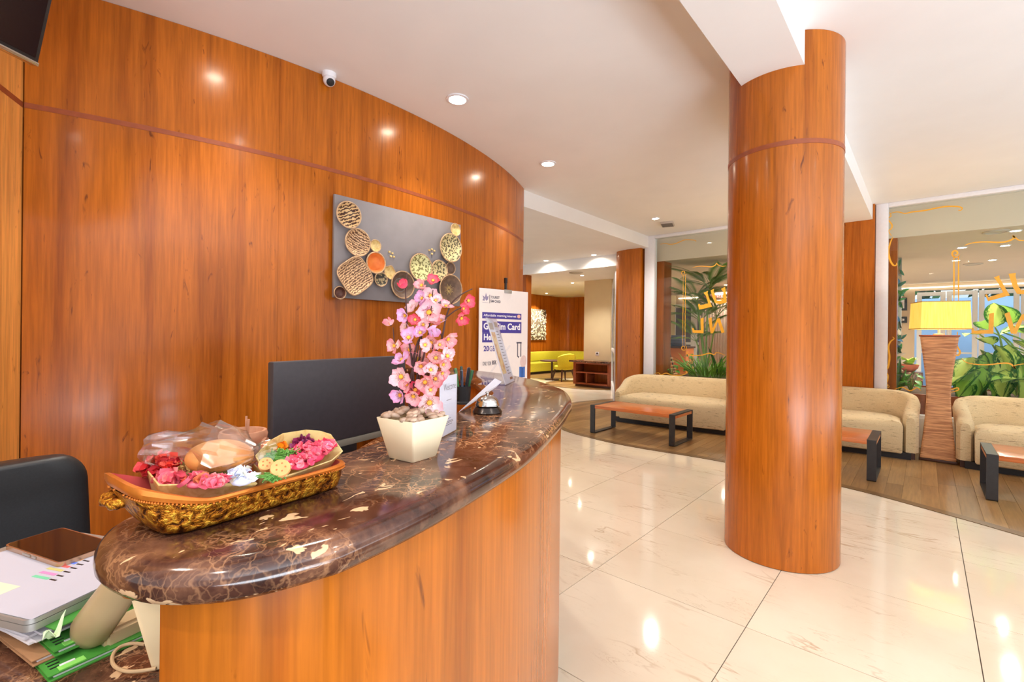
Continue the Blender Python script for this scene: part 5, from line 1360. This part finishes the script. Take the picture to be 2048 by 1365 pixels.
tr1, cen1 = tray_from('offering_basket', [A_, B2_, C_, D_], 1.120, .74, 'square palm leaf offering basket with red and pink petals on the gilt tray')
top2 = [at_z(540, 964, 1.150), at_z(600, 945, 1.150), at_z(664, 922, 1.152), at_z(686, 903, 1.160), at_z(662, 869, 1.187), at_z(640, 862, 1.191), at_z(612, 860, 1.192), at_z(566, 867, 1.191), at_z(535, 884, 1.187), at_z(510, 912, 1.178)]
tr2, cen2 = tray_from('offering_basket', top2, 1.120, .62, 'boat shaped palm leaf offering basket with bright pink petals on the gilt tray')
q0, q1 = at_z(536, 960, 1.151), at_z(505, 927, 1.162)
bm = BM(); w0 = [Vector((q.x, q.y, 1.130)) + Vv * (.014 - .012 * k_) for k_, q in enumerate((q0, q1))]
bm.faces.new([bm.verts.new(v) for v in (q0, q1, w0[1], w0[0])]); thick(bm, .0018); obj('divider', bm, M_PALM, tr2)
def petal_heap(parent, px_, py_, z, rad, n, cols, nm, size=.012, flatz=.35, strand=False, seed=0):
    r = random.Random(seed + px_); c = at_z(px_, py_, z); ms_ = [plain(nm + '_colour', q, .55, .12, 40, sss=0) for q in cols]
    bms = BM()
    # solid filling under the petals so that the heap has a body
    bmesh.ops.create_icosphere(bms, subdivisions=2, radius=1, matrix=Matrix.Translation(c - Vector((0, 0, rad * flatz * .6))) @ Matrix.Diagonal((rad * .9, rad * .9, rad * flatz, 1)))
    for k in range(n):
        a = r.random() * 6.28; q = r.random() ** .5; h = math.sqrt(max(0, 1 - q * q))
        p = c + Vector((rad * q * math.cos(a), rad * q * math.sin(a), rad * flatz * (h - .6) + .001))
        if strand:
            d1 = Vector((r.gauss(0, 1), r.gauss(0, 1), r.gauss(0, .35))).normalized() * size * (1 + r.random()); b = Vector((r.gauss(0, 1), r.gauss(0, 1), abs(r.gauss(0, 1)))).normalized() * size * .5
            tube(bms, [p - d1, p + b, p + d1], [.0008, .0011, .0008], 4, False)
            continue
        nrm_ = Vector((math.cos(a) * q, math.sin(a) * q, .8 + r.gauss(0, .3))).normalized() + Vector((r.gauss(0, .45), r.gauss(0, .45), 0)); nrm_.normalize()
        tx = nrm_.orthogonal().normalized(); tx = (Matrix.Rotation(r.random() * 6.28, 3, nrm_) @ tx); ty = nrm_.cross(tx); s = size * (.6 + .7 * r.random())
        G = []
        for i in range(4):
            u = i / 3; w_ = (.25, .95, 1.0, .35)[i] * s * .5
            G.append([bms.verts.new(p + tx * (s * (u - .4)) + ty * (w_ * v) + nrm_ * (.30 * s * (abs(v) ** 2) + .35 * s * (u - .3) ** 2)) for v in (-1, 0, 1)])
        mi = r.randrange(len(ms_))
        for i in range(3):
            for j in range(2):
                f = bms.faces.new((G[i][j], G[i + 1][j], G[i + 1][j + 1], G[i][j + 1])); f.material_index = mi
    o = obj(nm, bms, ms_, parent, ang=60); o['kind'] = 'stuff'; return o
RED = [lin(206, 40, 40), lin(226, 70, 50), lin(180, 24, 36)]; PINK = [lin(236, 110, 130), lin(246, 140, 140), lin(226, 90, 110)]; HOT = [lin(226, 60, 96), lin(240, 96, 120), lin(250, 140, 150)]
petal_heap(tr1, 318, 930, -.004 + 1.172, .022, 50, RED, 'red_petals', .014, .6, seed=1); petal_heap(tr1, 338, 938, 1.168, .014, 26, RED, 'red_petals', .012, .5, seed=2)
petal_heap(tr1, 345, 957, -.004 + 1.164, .015, 34, PINK, 'pink_petals', .014, .5, seed=3); petal_heap(tr1, 395, 962, 1.162, .014, 30, PINK + [lin(222, 120, 80)], 'pink_petals', .012, .4, seed=4); petal_heap(tr1, 432, 964, 1.162, .012, 22, PINK, 'pink_petals', .012, .4, seed=5)
petal_heap(tr1, 432, 946, -.004 + 1.165, .026, 110, [lin(120, 104, 50)], 'green_shreds', .008, .25, True, 6); petal_heap(tr1, 372, 940, 1.166, .014, 26, [lin(190, 150, 90), lin(160, 120, 70)], 'dry_petals', .012, .4, seed=12)
petal_heap(tr1, 484, 952, -.004 + 1.166, .016, 30, [lin(226, 226, 244), lin(206, 210, 236), lin(240, 236, 214)], 'white_petals', .012, .5, seed=7)
petal_heap(tr2, 618, 903, -.004 + 1.172, .026, 90, HOT, 'pink_petals', .012, .45, seed=8); petal_heap(tr2, 650, 893, 1.172, .014, 34, HOT, 'pink_petals', .012, .45, seed=18); petal_heap(tr2, 598, 925, 1.164, .016, 36, HOT, 'pink_petals', .012, .4, seed=19)
petal_heap(tr2, 605, 886, -.004 + 1.178, .016, 40, [lin(120, 30, 80), lin(150, 40, 90)], 'purple_petals', .011, .5, seed=9)
petal_heap(tr2, 552, 896, -.004 + 1.174, .016, 30, [lin(246, 150, 20), lin(236, 120, 20)], 'orange_petals', .014, .5, seed=10)
petal_heap(tr2, 562, 912, -.004 + 1.172, .018, 90, [lin(96, 150, 60)], 'green_shreds', .008, .35, True, 11); petal_heap(tr2, 548, 955, 1.160, .010, 40, [lin(90, 140, 60)], 'green_shreds', .007, .3, True, 13)
M_BISC = plain('biscuit', lin(222, 150, 90), .7, .1, 60)
for k, (px_, py_, rr_, lab) in enumerate(((561, 938, .0125, 'large round biscuit with dimples in the boat shaped basket'), (532, 930, .0095, 'smaller biscuit behind the large one beside the divider'))):
    p = at_z(px_, py_, 1.170 + .002 * k); t = empty('biscuit', p, 0, lab, 'biscuit', 'biscuits in the offering'); nd = (E0 - p).normalized(); Mx = (nd + Vector((0, 0, .6))).to_track_quat('Z', 'Y').to_matrix().to_4x4()
    bm = BM(); lathe(bm, [(.001, -.004), (rr_ * .9, -.0035), (rr_, 0), (rr_ * .93, .003), (rr_ * .5, .0042), (.001, .0046)], 28, Mx); obj('body', bm, M_BISC, t)
    for a in range(5):
        bm = BM(); lathe(bm, [(.0012, .0048), (.0010, .0042), (.0001, .0042)], 8, Mx @ Matrix.Translation((rr_ * .45 * math.cos(a * 1.257), rr_ * .45 * math.sin(a * 1.257), -.0002))); obj('dimple', bm, plain('biscuit_dark', lin(170, 96, 50), .8), t)
# wrapped bun
bc = at_d(440, 915, .63)
bn = empty('wrapped_bun', bc, 0, 'brown bun wrapped in clear plastic film on the petals', 'bun')
bm = BM(); bmesh.ops.create_icosphere(bm, subdivisions=4, radius=1, matrix=(RIGHT.to_track_quat('X', 'Z').to_matrix().to_4x4()) @ Matrix.Diagonal((.042, .034, .023, 1)))
def m_bun():
    s = NT('bun_crust'); n = s.noise(s.coord(), 60, 3); sep = s.n('SeparateXYZ'); tc = s.n('TexCoord'); s.l(tc.outputs['Object'], sep.inputs[0])
    f = s.math('ADD', s.math('MULTIPLY', sep.outputs[2], 22), s.math('MULTIPLY', n.outputs[0], .6)); s.col(s.ramp(f, [(.0, lin(222, 150, 76)), (.5, lin(196, 124, 66)), (.9, lin(214, 164, 116))])).set(rough=.5); return s.m
obj('bun', bm, m_bun(), bn)
ax = [(at_d(x, y, dd) - bc, rr_) for x, y, dd, rr_ in ((292, 905, .61, .004), (302, 902, .61, .020), (330, 897, .62, .022), (365, 893, .63, .021), (395, 890, .635, .024), (415, 893, .635, .034), (440, 903, .63, .040), (465, 908, .63, .036), (490, 912, .63, .022), (510, 910, .635, .012), (528, 905, .64, .016), (540, 905, .645, .018))]
bm = BM(); rings = []
for i, (c, rr_) in enumerate(ax):
    ring = []
    for k in range(40):
        a = 2 * PI * k / 40; nz = mnoise.noise(Vector((i * 1.3, math.cos(a) * 3, math.sin(a) * 3 + i))) * .35 + mnoise.noise(Vector((i * .4, k * .9, 3))) * .18
        R1 = rr_ * (1 + nz); ring.append(c + UP * (R1 * .95 * math.sin(a)) + FWD * (R1 * math.cos(a)))
    rings.append(ring)
loft(bm, rings, True, False); obj('plastic_wrap', bm, M_FILM, bn, ang=25)

# ------------------------------------------------------------------ potted blossom
pb0 = at_z(832, 929, ZT); e1p = (at_z(782, 918, ZT) - pb0).normalized(); ang = math.atan2(e1p.y, e1p.x)
pcen = (at_z(782, 918, ZT) + at_z(868, 912, ZT)) / 2
pot = empty('potted_blossom', (pcen.x, pcen.y, ZT + .0005), ang, 'pink artificial blossom branches in a square cream pot of pebbles', 'potted flowers')
def sq(h, z, rd=.004):
    P = []
    for cx_, cy_, a0 in ((h - rd, h - rd, 0), (-h + rd, h - rd, PI / 2), (-h + rd, -h + rd, PI), (h - rd, -h + rd, 1.5 * PI)):
        for k in range(4): P.append((cx_ + rd * math.cos(a0 + k * PI / 6), cy_ + rd * math.sin(a0 + k * PI / 6), z))
    return P
bm = BM(); loft(bm, [sq(.031, 0), sq(.0325, .002), sq(.049, .0765), sq(.049, .078), sq(.0465, .078), sq(.044, .058), sq(.02, .058)]); obj('pot', bm, plain('cream_pot', lin(238, 220, 186), .35, .02), pot)
r = random.Random(12)
PEB = []
for k in range(4):
    b = BM(); bmesh.ops.create_icosphere(b, subdivisions=2, radius=1, matrix=Matrix.Diagonal((.0095, .0068, .0048, 1)))
    for v in b.verts: v.co += v.normal * mnoise.noise(v.co * 110 + Vector((k * 7, 0, 0))) * .0016
    PEB.append(mesh('pebble', b, plain('pebble_stone', [lin(170, 144, 124), lin(146, 120, 102), lin(184, 158, 136), lin(158, 130, 108)][k], .35, .1, 60)))
for ring_, n_ in ((.038, 20), (.030, 17), (.020, 11), (.010, 6)):
    for k in range(n_):
        a = 2 * PI * k / n_ + r.random() * .3; zz = .0775 + (.040 - ring_) * .40 + r.uniform(0, .004); sgn = sup(ring_ + .004, ring_ + .004, a, 5)
        put('pebble', r.choice(PEB), pot, (sgn[0], sgn[1], zz), (r.uniform(-.5, .5), r.uniform(-.5, .5), r.random() * 6.28), (r.uniform(1.0, 1.3),) * 3)
IM = (Matrix.Translation(pot.location) @ Matrix.Rotation(ang, 4, 'Z')).inverted()
M_TWIG = plain('twig', lin(66, 36, 30), .6, .2, 80)
ZP = pcen.dot(FWD)
def PT(x, y, dz=0): return at_d(x, y, ZP + dz)
def twig(pts, r0, r1, name='branch'):
    P = spline([IM @ PT(*q) for q in pts], 5); n = len(P); bm = BM(); tube(bm, P, [r0 + (r1 - r0) * k / (n - 1) for k in range(n)], 7); obj(name, bm, M_TWIG, pot)
twig([(828, 838), (832, 790), (846, 760), (868, 712), (884, 676), (892, 636), (904, 606), (925, 588), (945, 578)], .0030, .0010)
twig([(824, 838), (822, 780), (826, 730), (834, 690), (848, 660), (850, 650)], .0030, .0012)
twig([(822, 838), (812, 770), (795, 730), (790, 705)], .0024, .0009); twig([(826, 838), (836, 740), (842, 690), (846, 640)], .0026, .001)
twig([(829, 838), (826, 740), (815, 660), (812, 600), (811, 580), (814, 545)], .0024, .0008); twig([(790, 700), (788, 680), (786, 655)], .0014, .0009)
twig([(846, 760), (862, 754), (878, 736)], .0018, .001); twig([(862, 742), (864, 710), (866, 690)], .0018, .001); twig([(884, 676), (880, 660), (881, 658)], .0014, .001); twig([(892, 636), (910, 622), (925, 615)], .0014, .0009)
twig([(830, 838), (838, 760), (850, 700), (858, 660), (866, 580)], .0024, .0009); twig([(820, 838), (820, 760), (832, 720), (840, 676)], .0024, .001)
twig([(843, 838), (852, 836), (862, 834)], .0016, .001)
# petals: colour runs from pale base to pink tip
def m_petal(name, base, tipc, lav):
    s = NT(name); sep = s.n('SeparateXYZ'); tc = s.n('TexCoord'); s.l(tc.outputs['UV'], sep.inputs[0]); n = s.noise(s.coord((3, 3, 3), kind='UV'), 2, 2)
    f = s.math('ADD', sep.outputs[0], s.math('MULTIPLY', s.math('SUBTRACT', n.outputs[0], .5), .5)); c = s.ramp(f, [(.1, base), (.55, lav), (.95, tipc)])
    s.col(c).set(rough=.5); s.p.inputs['Subsurface Weight'].default_value = 0
    tl = s.n('BsdfTranslucent'); s.l(c, tl.inputs[0]); mx = s.n('MixShader'); mx.inputs[0].default_value = .3; s.l(s.p.outputs[0], mx.inputs[1]); s.l(tl.outputs[0], mx.inputs[2]); s.l(mx.outputs[0], s.out.inputs[0]); return s.m
PM = [m_petal('petal_pale', lin(252, 232, 226), lin(246, 178, 190), lin(248, 214, 218)), m_petal('petal_lavender', lin(244, 220, 232), lin(236, 150, 190), lin(226, 186, 226)), m_petal('petal_pink', lin(252, 220, 208), lin(242, 140, 156), lin(246, 184, 186)), m_petal('petal_red', lin(244, 150, 150), lin(226, 56, 90), lin(236, 96, 116))]
def petal_mesh(m, cup):
    bm = BM(); uvl = bm.loops.layers.uv.new('uv'); G = []; nu, nv = 7, 5
    for i in range(nu):
        u = i / (nu - 1); w_ = (.07, .20, .34, .43, .45, .37, .15)[i]
        row = []
        for j in range(nv):
            v = j / (nv - 1) * 2 - 1; uu = u - .13 * v * v * u * u
            row.append(bm.verts.new((uu * math.cos(cup * u * .6), w_ * v, uu * math.sin(cup * u * .6) * 1.0 + .20 * w_ * v * v * 2 - .06 * math.sin(u * 5))))
        G.append(row)
    for i in range(nu - 1):
        for j in range(nv - 1):
            f = bm.faces.new((G[i][j], G[i + 1][j], G[i + 1][j + 1], G[i][j + 1])); f.smooth = True
            for lp_, (a, b) in zip(f.loops, ((i, j), (i + 1, j), (i + 1, j + 1), (i, j + 1))): lp_[uvl].uv = (a / (nu - 1), b / (nv - 1))
    me = bpy.data.meshes.new('petal'); bm.to_mesh(me); bm.free(); me.materials.append(m); return me
PETM = {(k, c): petal_mesh(PM[k], c) for k in range(4) for c in (.35, .8, 1.5)}
M_YEL = plain('stamen_yellow', lin(236, 176, 50), .6, .15, 200); M_STAM = plain('stamen_red', lin(170, 50, 40), .6); M_SEPAL = plain('sepal', lin(84, 44, 36), .6)
b = BM(); lathe(b, [(.17, .02), (.21, .08), (.15, .15), (.001, .17)], 12); DISC = mesh('flower_eye', b, M_YEL)
b = BM()
for k in range(18):
    a = 2 * PI * k / 18; R = .30 + .06 * (k % 3); tube(b, [(.1 * math.cos(a), .1 * math.sin(a), .05), (R * .7 * math.cos(a), R * .7 * math.sin(a), .20), (R * math.cos(a), R * math.sin(a), .24)], [.012, .010, .022], 4)
STAM = mesh('stamens', b, M_STAM)
b = BM()
for k in range(5):
    a = 2 * PI * k / 5; tube(b, [(0, 0, -.10), (.16 * math.cos(a), .16 * math.sin(a), -.03), (.30 * math.cos(a), .30 * math.sin(a), -.01)], [.07, .06, .01], 5)
SEP = mesh('sepals', b, M_SEPAL)
def blossom(x, y, dpx, k, cup, face, dz=None, roll=None):
    dz = r.uniform(-.035, .01) if dz is None else dz
    p = PT(x, y, dz); s = dpx / F_PX * (ZP + dz) / 2
    d_ = RIGHT * face[0] + UP * face[1] - FWD * face[2]; d_.normalize()
    q = d_.to_track_quat('Z', 'Y').to_matrix().to_4x4() @ Matrix.Rotation(r.random() * 6.28 if roll is None else roll, 4, 'Z')
    e = bpy.data.objects.new('blossom', None); C.objects.link(e); e.parent = pot; e.empty_display_size = .01
    back = d_ * (s * .25 * cup)
    e.matrix_local = IM @ Matrix.Translation(p - back) @ q @ Matrix.Scale(s * (1.0 + .25 * (cup > 1)), 4)
    n = 5 if cup < 1.2 else 4
    for i in range(n):
        putm('petal', PETM[(k, cup)], Matrix.Rotation(2 * PI * i / n + r.uniform(-.16, .16), 4, 'Z') @ Matrix.Rotation(r.uniform(-.42, .22), 4, 'Y') @ Matrix.Rotation(r.uniform(-.35, .35), 4, 'X') @ Matrix.Scale(r.uniform(.86, 1.12), 4), e)
    put('flower_eye', DISC, e); put('stamens', STAM, e); put('sepals', SEP, e)
F = (0, .1, 1)
for a in [(807, 570, 30, 3, 1.5, (-.3, .9, .4)), (866, 560, 30, 3, .8, (.1, .5, .9)), (842, 570, 34, 2, .8, (-.3, .3, .9)), (861, 592, 40, 0, .35, (.2, .1, 1)), (842, 596, 34, 1, .8, (-.5, .3, .7)), (858, 625, 56, 0, .35, (.05, .0, 1)), (808, 632, 36, 1, .8, (-.5, -.2, .8)), (830, 640, 30, 3, .8, (.1, -.2, .9)), (779, 646, 26, 2, 1.5, (-.2, .9, .5)),
          (812, 655, 34, 0, .8, (-.6, .1, .7)), (817, 674, 44, 1, .8, (.1, .5, .8)), (788, 692, 40, 2, .35, (-.5, -.1, .9)), (866, 660, 34, 1, 1.5, (-.1, -.6, .7)), (882, 640, 30, 0, .8, (.3, .5, .7)), (924, 638, 34, 3, .8, (.5, -.4, .7)), (928, 618, 30, 3, .8, (.6, -.3, .7)), (938, 602, 34, 3, .8, (.6, -.2, .7)), (892, 612, 34, 2, .35, (.4, .7, .5)),
          (898, 680, 42, 2, .8, (.7, -.4, .6)), (862, 686, 40, 2, .8, (.2, .1, 1)), (826, 614, 36, 0, .8, (-.4, .5, .7)), (836, 720, 52, 2, .35, (-.05, -.1, 1)), (802, 754, 50, 0, .35, (-.25, .0, 1)), (802, 718, 42, 1, .8, (-.4, .6, .6)), (842, 734, 38, 2, .8, (.2, -.3, .9)), (850, 766, 46, 2, .8, (.2, -.2, .9)), (830, 780, 42, 3, .8, (.1, .3, 1)), (826, 795, 42, 2, .8, (-.1, -.5, .8)),
          (798, 792, 44, 1, .8, (-.5, -.2, .8)), (859, 806, 56, 0, .35, (.15, .05, 1)), (862, 780, 34, 2, .8, (.4, .1, .8)), (896, 712, 38, 0, .8, (.5, .2, .8)), (888, 730, 34, 2, .8, (.6, -.1, .7)), (886, 748, 32, 2, .8, (.6, -.3, .7)), (872, 758, 40, 2, .8, (.5, .1, .8)), (872, 716, 38, 2, .8, (.3, .2, .9)), (862, 740, 34, 0, .8, (.3, .1, .9)), (818, 700, 38, 2, .8, (-.2, .1, .9)),
          (850, 690, 34, 0, .8, (.1, .2, .9)), (840, 665, 34, 1, .8, (0, .3, .9)), (880, 690, 30, 2, .8, (.4, 0, .8)), (812, 770, 34, 2, .8, (-.2, -.1, .9)), (872, 600, 30, 0, .8, (.4, .3, .8)), (850, 610, 34, 1, .8, (-.2, .4, .8)), (868, 640, 34, 2, .8, (.3, 0, .9)), (846, 650, 30, 0, .8, (.0, -.2, .9))]:
    blossom(*a)

# ------------------------------------------------------------------ wall artwork of woven plates
XB = -3.045
wa = empty('plate_artwork', (XB, 0, 0), 0, 'grey board hung with woven plates and wooden bowls on the curved wall', 'wall art')
bm = BM(); box2(bm, (-.022, 1.60, 1.592), (0, 2.765, 2.302), .002); obj('board', bm, M_GREYB, wa)
def m_pat(name, kind, a, b_, sc=1):
    s = NT(name); co = s.coord((1, 1, 1))
    if kind == 'stripe':
        wv = s.n('TexWave', bands_direction='Y'); s.l(co, wv.inputs[0]); wv.inputs['Scale'].default_value = 15 * sc; wv.inputs['Distortion'].default_value = 6; wv.inputs['Detail'].default_value = 3; wv.inputs['Detail Scale'].default_value = 3; f = wv.outputs[1]
        c = s.ramp(f, [(.42, a), (.58, b_)])
    elif kind == 'dots':
        v = s.n('TexVoronoi'); s.l(co, v.inputs[0]); v.inputs['Scale'].default_value = 62 * sc; c = s.ramp(v.outputs['Distance'], [(.40, a), (.55, b_)])
    else:
        n = s.noise(co, 40 * sc, 3); c = s.ramp(n.outputs[0], [(.35, a), (.65, b_)])
    s.col(c).set(rough=.6); return s.m
DKB, CRM, TAN = lin(74, 42, 30), lin(222, 184, 130), lin(196, 146, 96)
MP = dict(stripe=m_pat('plate_stripes', 'stripe', DKB, CRM), stripe2=m_pat('plate_fine_stripes', 'stripe', lin(110, 74, 52), lin(226, 186, 140), 1.3), dots=m_pat('plate_dots', 'dots', lin(96, 84, 60), lin(222, 204, 150)), pale=m_pat('plate_pale', 'dots', lin(130, 122, 74), lin(226, 220, 160), .9), cream=m_pat('plate_cream', 'n', lin(206, 170, 100), lin(240, 214, 150)), orange=m_pat('plate_orange', 'n', lin(222, 112, 40), lin(236, 138, 62), .4), rim=m_pat('plate_rim', 'n', lin(176, 140, 104), lin(214, 178, 138)), brown=m_pat('plate_brown', 'n', lin(98, 76, 62), lin(128, 100, 80), .6), dark=m_pat('plate_dark', 'dots', lin(170, 150, 110), lin(60, 54, 44), .8), rust=m_pat('plate_rust', 'n', lin(92, 56, 46), lin(120, 76, 60)))
def plate(px_, py_, rpx, mk, depth=.03, off=.035, label=None, shape='round', rotx=0, nm='woven_plate'):
    p = at_x(px_, py_, XB + off); R = rpx * p.dot(FWD) / F_PX
    M = Matrix(((0, 0, 1, off), (1, 0, 0, p.y), (0, 1, 0, p.z), (0, 0, 0, 1))) @ Matrix.Rotation(rotx, 4, 'Z')
    bm = BM(); N = 40; rings = []
    for q, zz in ((.45, -off + .001), (.55, -depth * .9 - .004), (.9, -.006), (1.0, .001), (.985, .004), (.93, .001), (.80, -depth * .55), (.5, -depth * .9), (.02, -depth)):
        ring = []
        for k in range(N):
            a = 2 * PI * k / N; f = 1
            if shape == 'square': f = 1 / max(abs(math.cos(a)) ** 4 + abs(math.sin(a)) ** 4, 1e-6) ** .25
            if shape == 'flower': f = 1 + .09 * math.cos(5 * a)
            ring.append((R * q * f * math.cos(a), R * q * f * math.sin(a), zz))
        rings.append(ring)
    loft(bm, rings); me = mesh(nm, bm, MP[mk]); o = putm(nm, me, M, wa)
    if label: o['label'] = label
    bm = BM(); ringp = []
    for k in range(41):
        a = 2 * PI * k / 40; f = 1
        if shape == 'square': f = 1 / max(abs(math.cos(a)) ** 4 + abs(math.sin(a)) ** 4, 1e-6) ** .25
        if shape == 'flower': f = 1 + .09 * math.cos(5 * a)
        ringp.append((R * f * math.cos(a), R * f * math.sin(a), .002))
    tube(bm, ringp, .0035 if R < .06 else .005, 6); putm('rim', mesh('rim', bm, MP['rim']), Matrix(), o)
    return o, R, M
plate(698, 430, 26, 'stripe', .04, .06, 'striped dark round plate at the upper left of the board', rotx=.4)
plate(716, 485, 27, 'stripe2', .035, .05, 'striped tan round plate', rotx=-.4)
plate(711, 552, 33, 'stripe2', .02, .055, 'large square striped plate', 'square', .65)
plate(680, 586, 12.5, 'rust', .03, .03, 'small rust brown bowl at the lower left corner', nm='wooden_bowl')
plate(751, 492, 12, 'cream', .012, .03, 'small cream plate', rotx=.2)
plate(752, 526, 21, 'orange', .04, .045, 'orange wooden bowl', nm='wooden_bowl')
plate(779, 545, 13, 'cream', .012, .035, 'cream petal edged plate', 'flower'); plate(762, 559, 14, 'dark', .014, .045, 'small dark netted plate')
plate(806, 570, 27, 'brown', .045, .04, 'brown wooden bowl behind the blossoms', nm='wooden_bowl'); plate(842, 535, 27, 'pale', .02, .045, 'pale speckled plate')
plate(879, 541, 20, 'dots', .02, .035, 'dotted plate beside the pale one'); plate(911, 460, 12.5, 'cream', .012, .03, 'small cream plate at the upper right corner')
plate(902, 496, 28, 'dots', .03, .055, 'dotted plate with a cream rim at the right edge'); plate(901, 537, 12, 'brown', .02, .03, 'small grey brown plate', nm='wooden_bowl')
o, R, M = plate(902, 579, 29, 'brown', .03, .05, 'dark brown bowl with a carved flower at the lower right', nm='wooden_bowl')
bm = BM()
for k in range(16):
    a = 2 * PI * k / 16; tube(bm, [M @ Vector((R * .08 * math.cos(a), R * .08 * math.sin(a), -.027)), M @ Vector((R * (.32 + .1 * (k % 2)) * math.cos(a), R * (.32 + .1 * (k % 2)) * math.sin(a), -.024))], [.002, .0012], 4)
obj('carved_flower', bm, M_PALM, wa)
for px_, py_ in ((779, 504), (785, 507), (782, 513), (788, 514), (859, 501), (864, 499), (869, 502), (864, 508)):
    p = at_x(px_, py_, XB + .006); bm = BM(); box(bm, (.004, p.y, p.z), (.012, .016, .014), .003); obj('bead', bm, MP['cream'], wa)

# ------------------------------------------------------------------ dome camera, television
p = at_z(657, 148, HC)
dc = empty('security_camera', (p.x + .01, p.y, HC), 0, 'small white dome security camera where the curved wall meets the ceiling', 'camera')
bm = BM(); lathe(bm, [(.046, 0), (.047, -.018), (.040, -.03), (.036, -.03)], 28); obj('base', bm, M_FRAMEW, dc)
dv = (RIGHT * .45 - FWD * .55 - UP * .6).normalized(); Mq = Matrix.Translation((0, 0, -.048)) @ dv.to_track_quat('Z', 'Y').to_matrix().to_4x4()
bm = BM(); bmesh.ops.create_uvsphere(bm, u_segments=24, v_segments=16, radius=.040, matrix=Mq); obj('ball', bm, M_FRAMEW, dc)
bm = BM(); lathe(bm, [(.024, .033), (.026, .036), (.024, .041), (.018, .042), (.001, .0425)], 24, Mq); obj('lens', bm, M_BLACK, dc)
TB, TA = at_z(76, 131, 2.20), at_z(0, 93, 2.20); wv_ = (TA - TB); wv_.z = 0; wv_.normalize(); nt_ = Vector((-wv_.y, wv_.x, 0))
def projx(q):
    q = q - E0; Z = q.dot(FWD); u = F_PX * q.dot(RIGHT) / Z; v = -F_PX * q.z / Z; return 1024 + cr * u - sr * v, HOR + sr * u + cr * v
best = None
for k in range(-60, 61):
    th = math.radians(k * .75); upv = UP * math.cos(th) + nt_ * math.sin(th); a = projx(TB + upv * .05); b = projx(TB + upv * .30)
    xx = a[0] + (b[0] - a[0]) * (0 - a[1]) / (b[1] - a[1]); e = abs(xx - 105)
    if best is None or e < best[0]: best = (e, th)
upv = UP * math.cos(best[1]) + nt_ * math.sin(best[1]); nf = wv_.cross(upv)
nf = nf if nf.dot(E0 - TB) > 0 else -nf
Mt = Matrix(((wv_.x, upv.x, nf.x, TB.x), (wv_.y, upv.y, nf.y, TB.y), (wv_.z, upv.z, nf.z, TB.z), (0, 0, 0, 1)))
tv = empty('television', (0, 0, 0), 0, 'black flat television hung tilted from the ceiling in the upper left corner', 'television')
bm = BM(); box2(bm, (0, 0, -.035), (.90, .52, 0), .004, Mt); obj('casing', bm, M_BLACK, tv)
bm = BM(); box2(bm, (.012, .018, .0), (.888, .508, .002), 0, Mt); obj('screen', bm, plain('tv_screen', lin(14, 14, 18), .12, .05), tv)
bm = BM(); box2(bm, (0, -.004, -.03), (.90, .008, .004), .002, Mt); obj('lower_trim', bm, M_STEEL, tv)
tc_ = Mt @ Vector((.45, .3, -.06))
bm = BM(); tube(bm, [Mt @ Vector((.45, .3, -.03)), tc_, (tc_.x, tc_.y, HC)], .02, 10); obj('ceiling_mount', bm, M_BLACKM, tv)
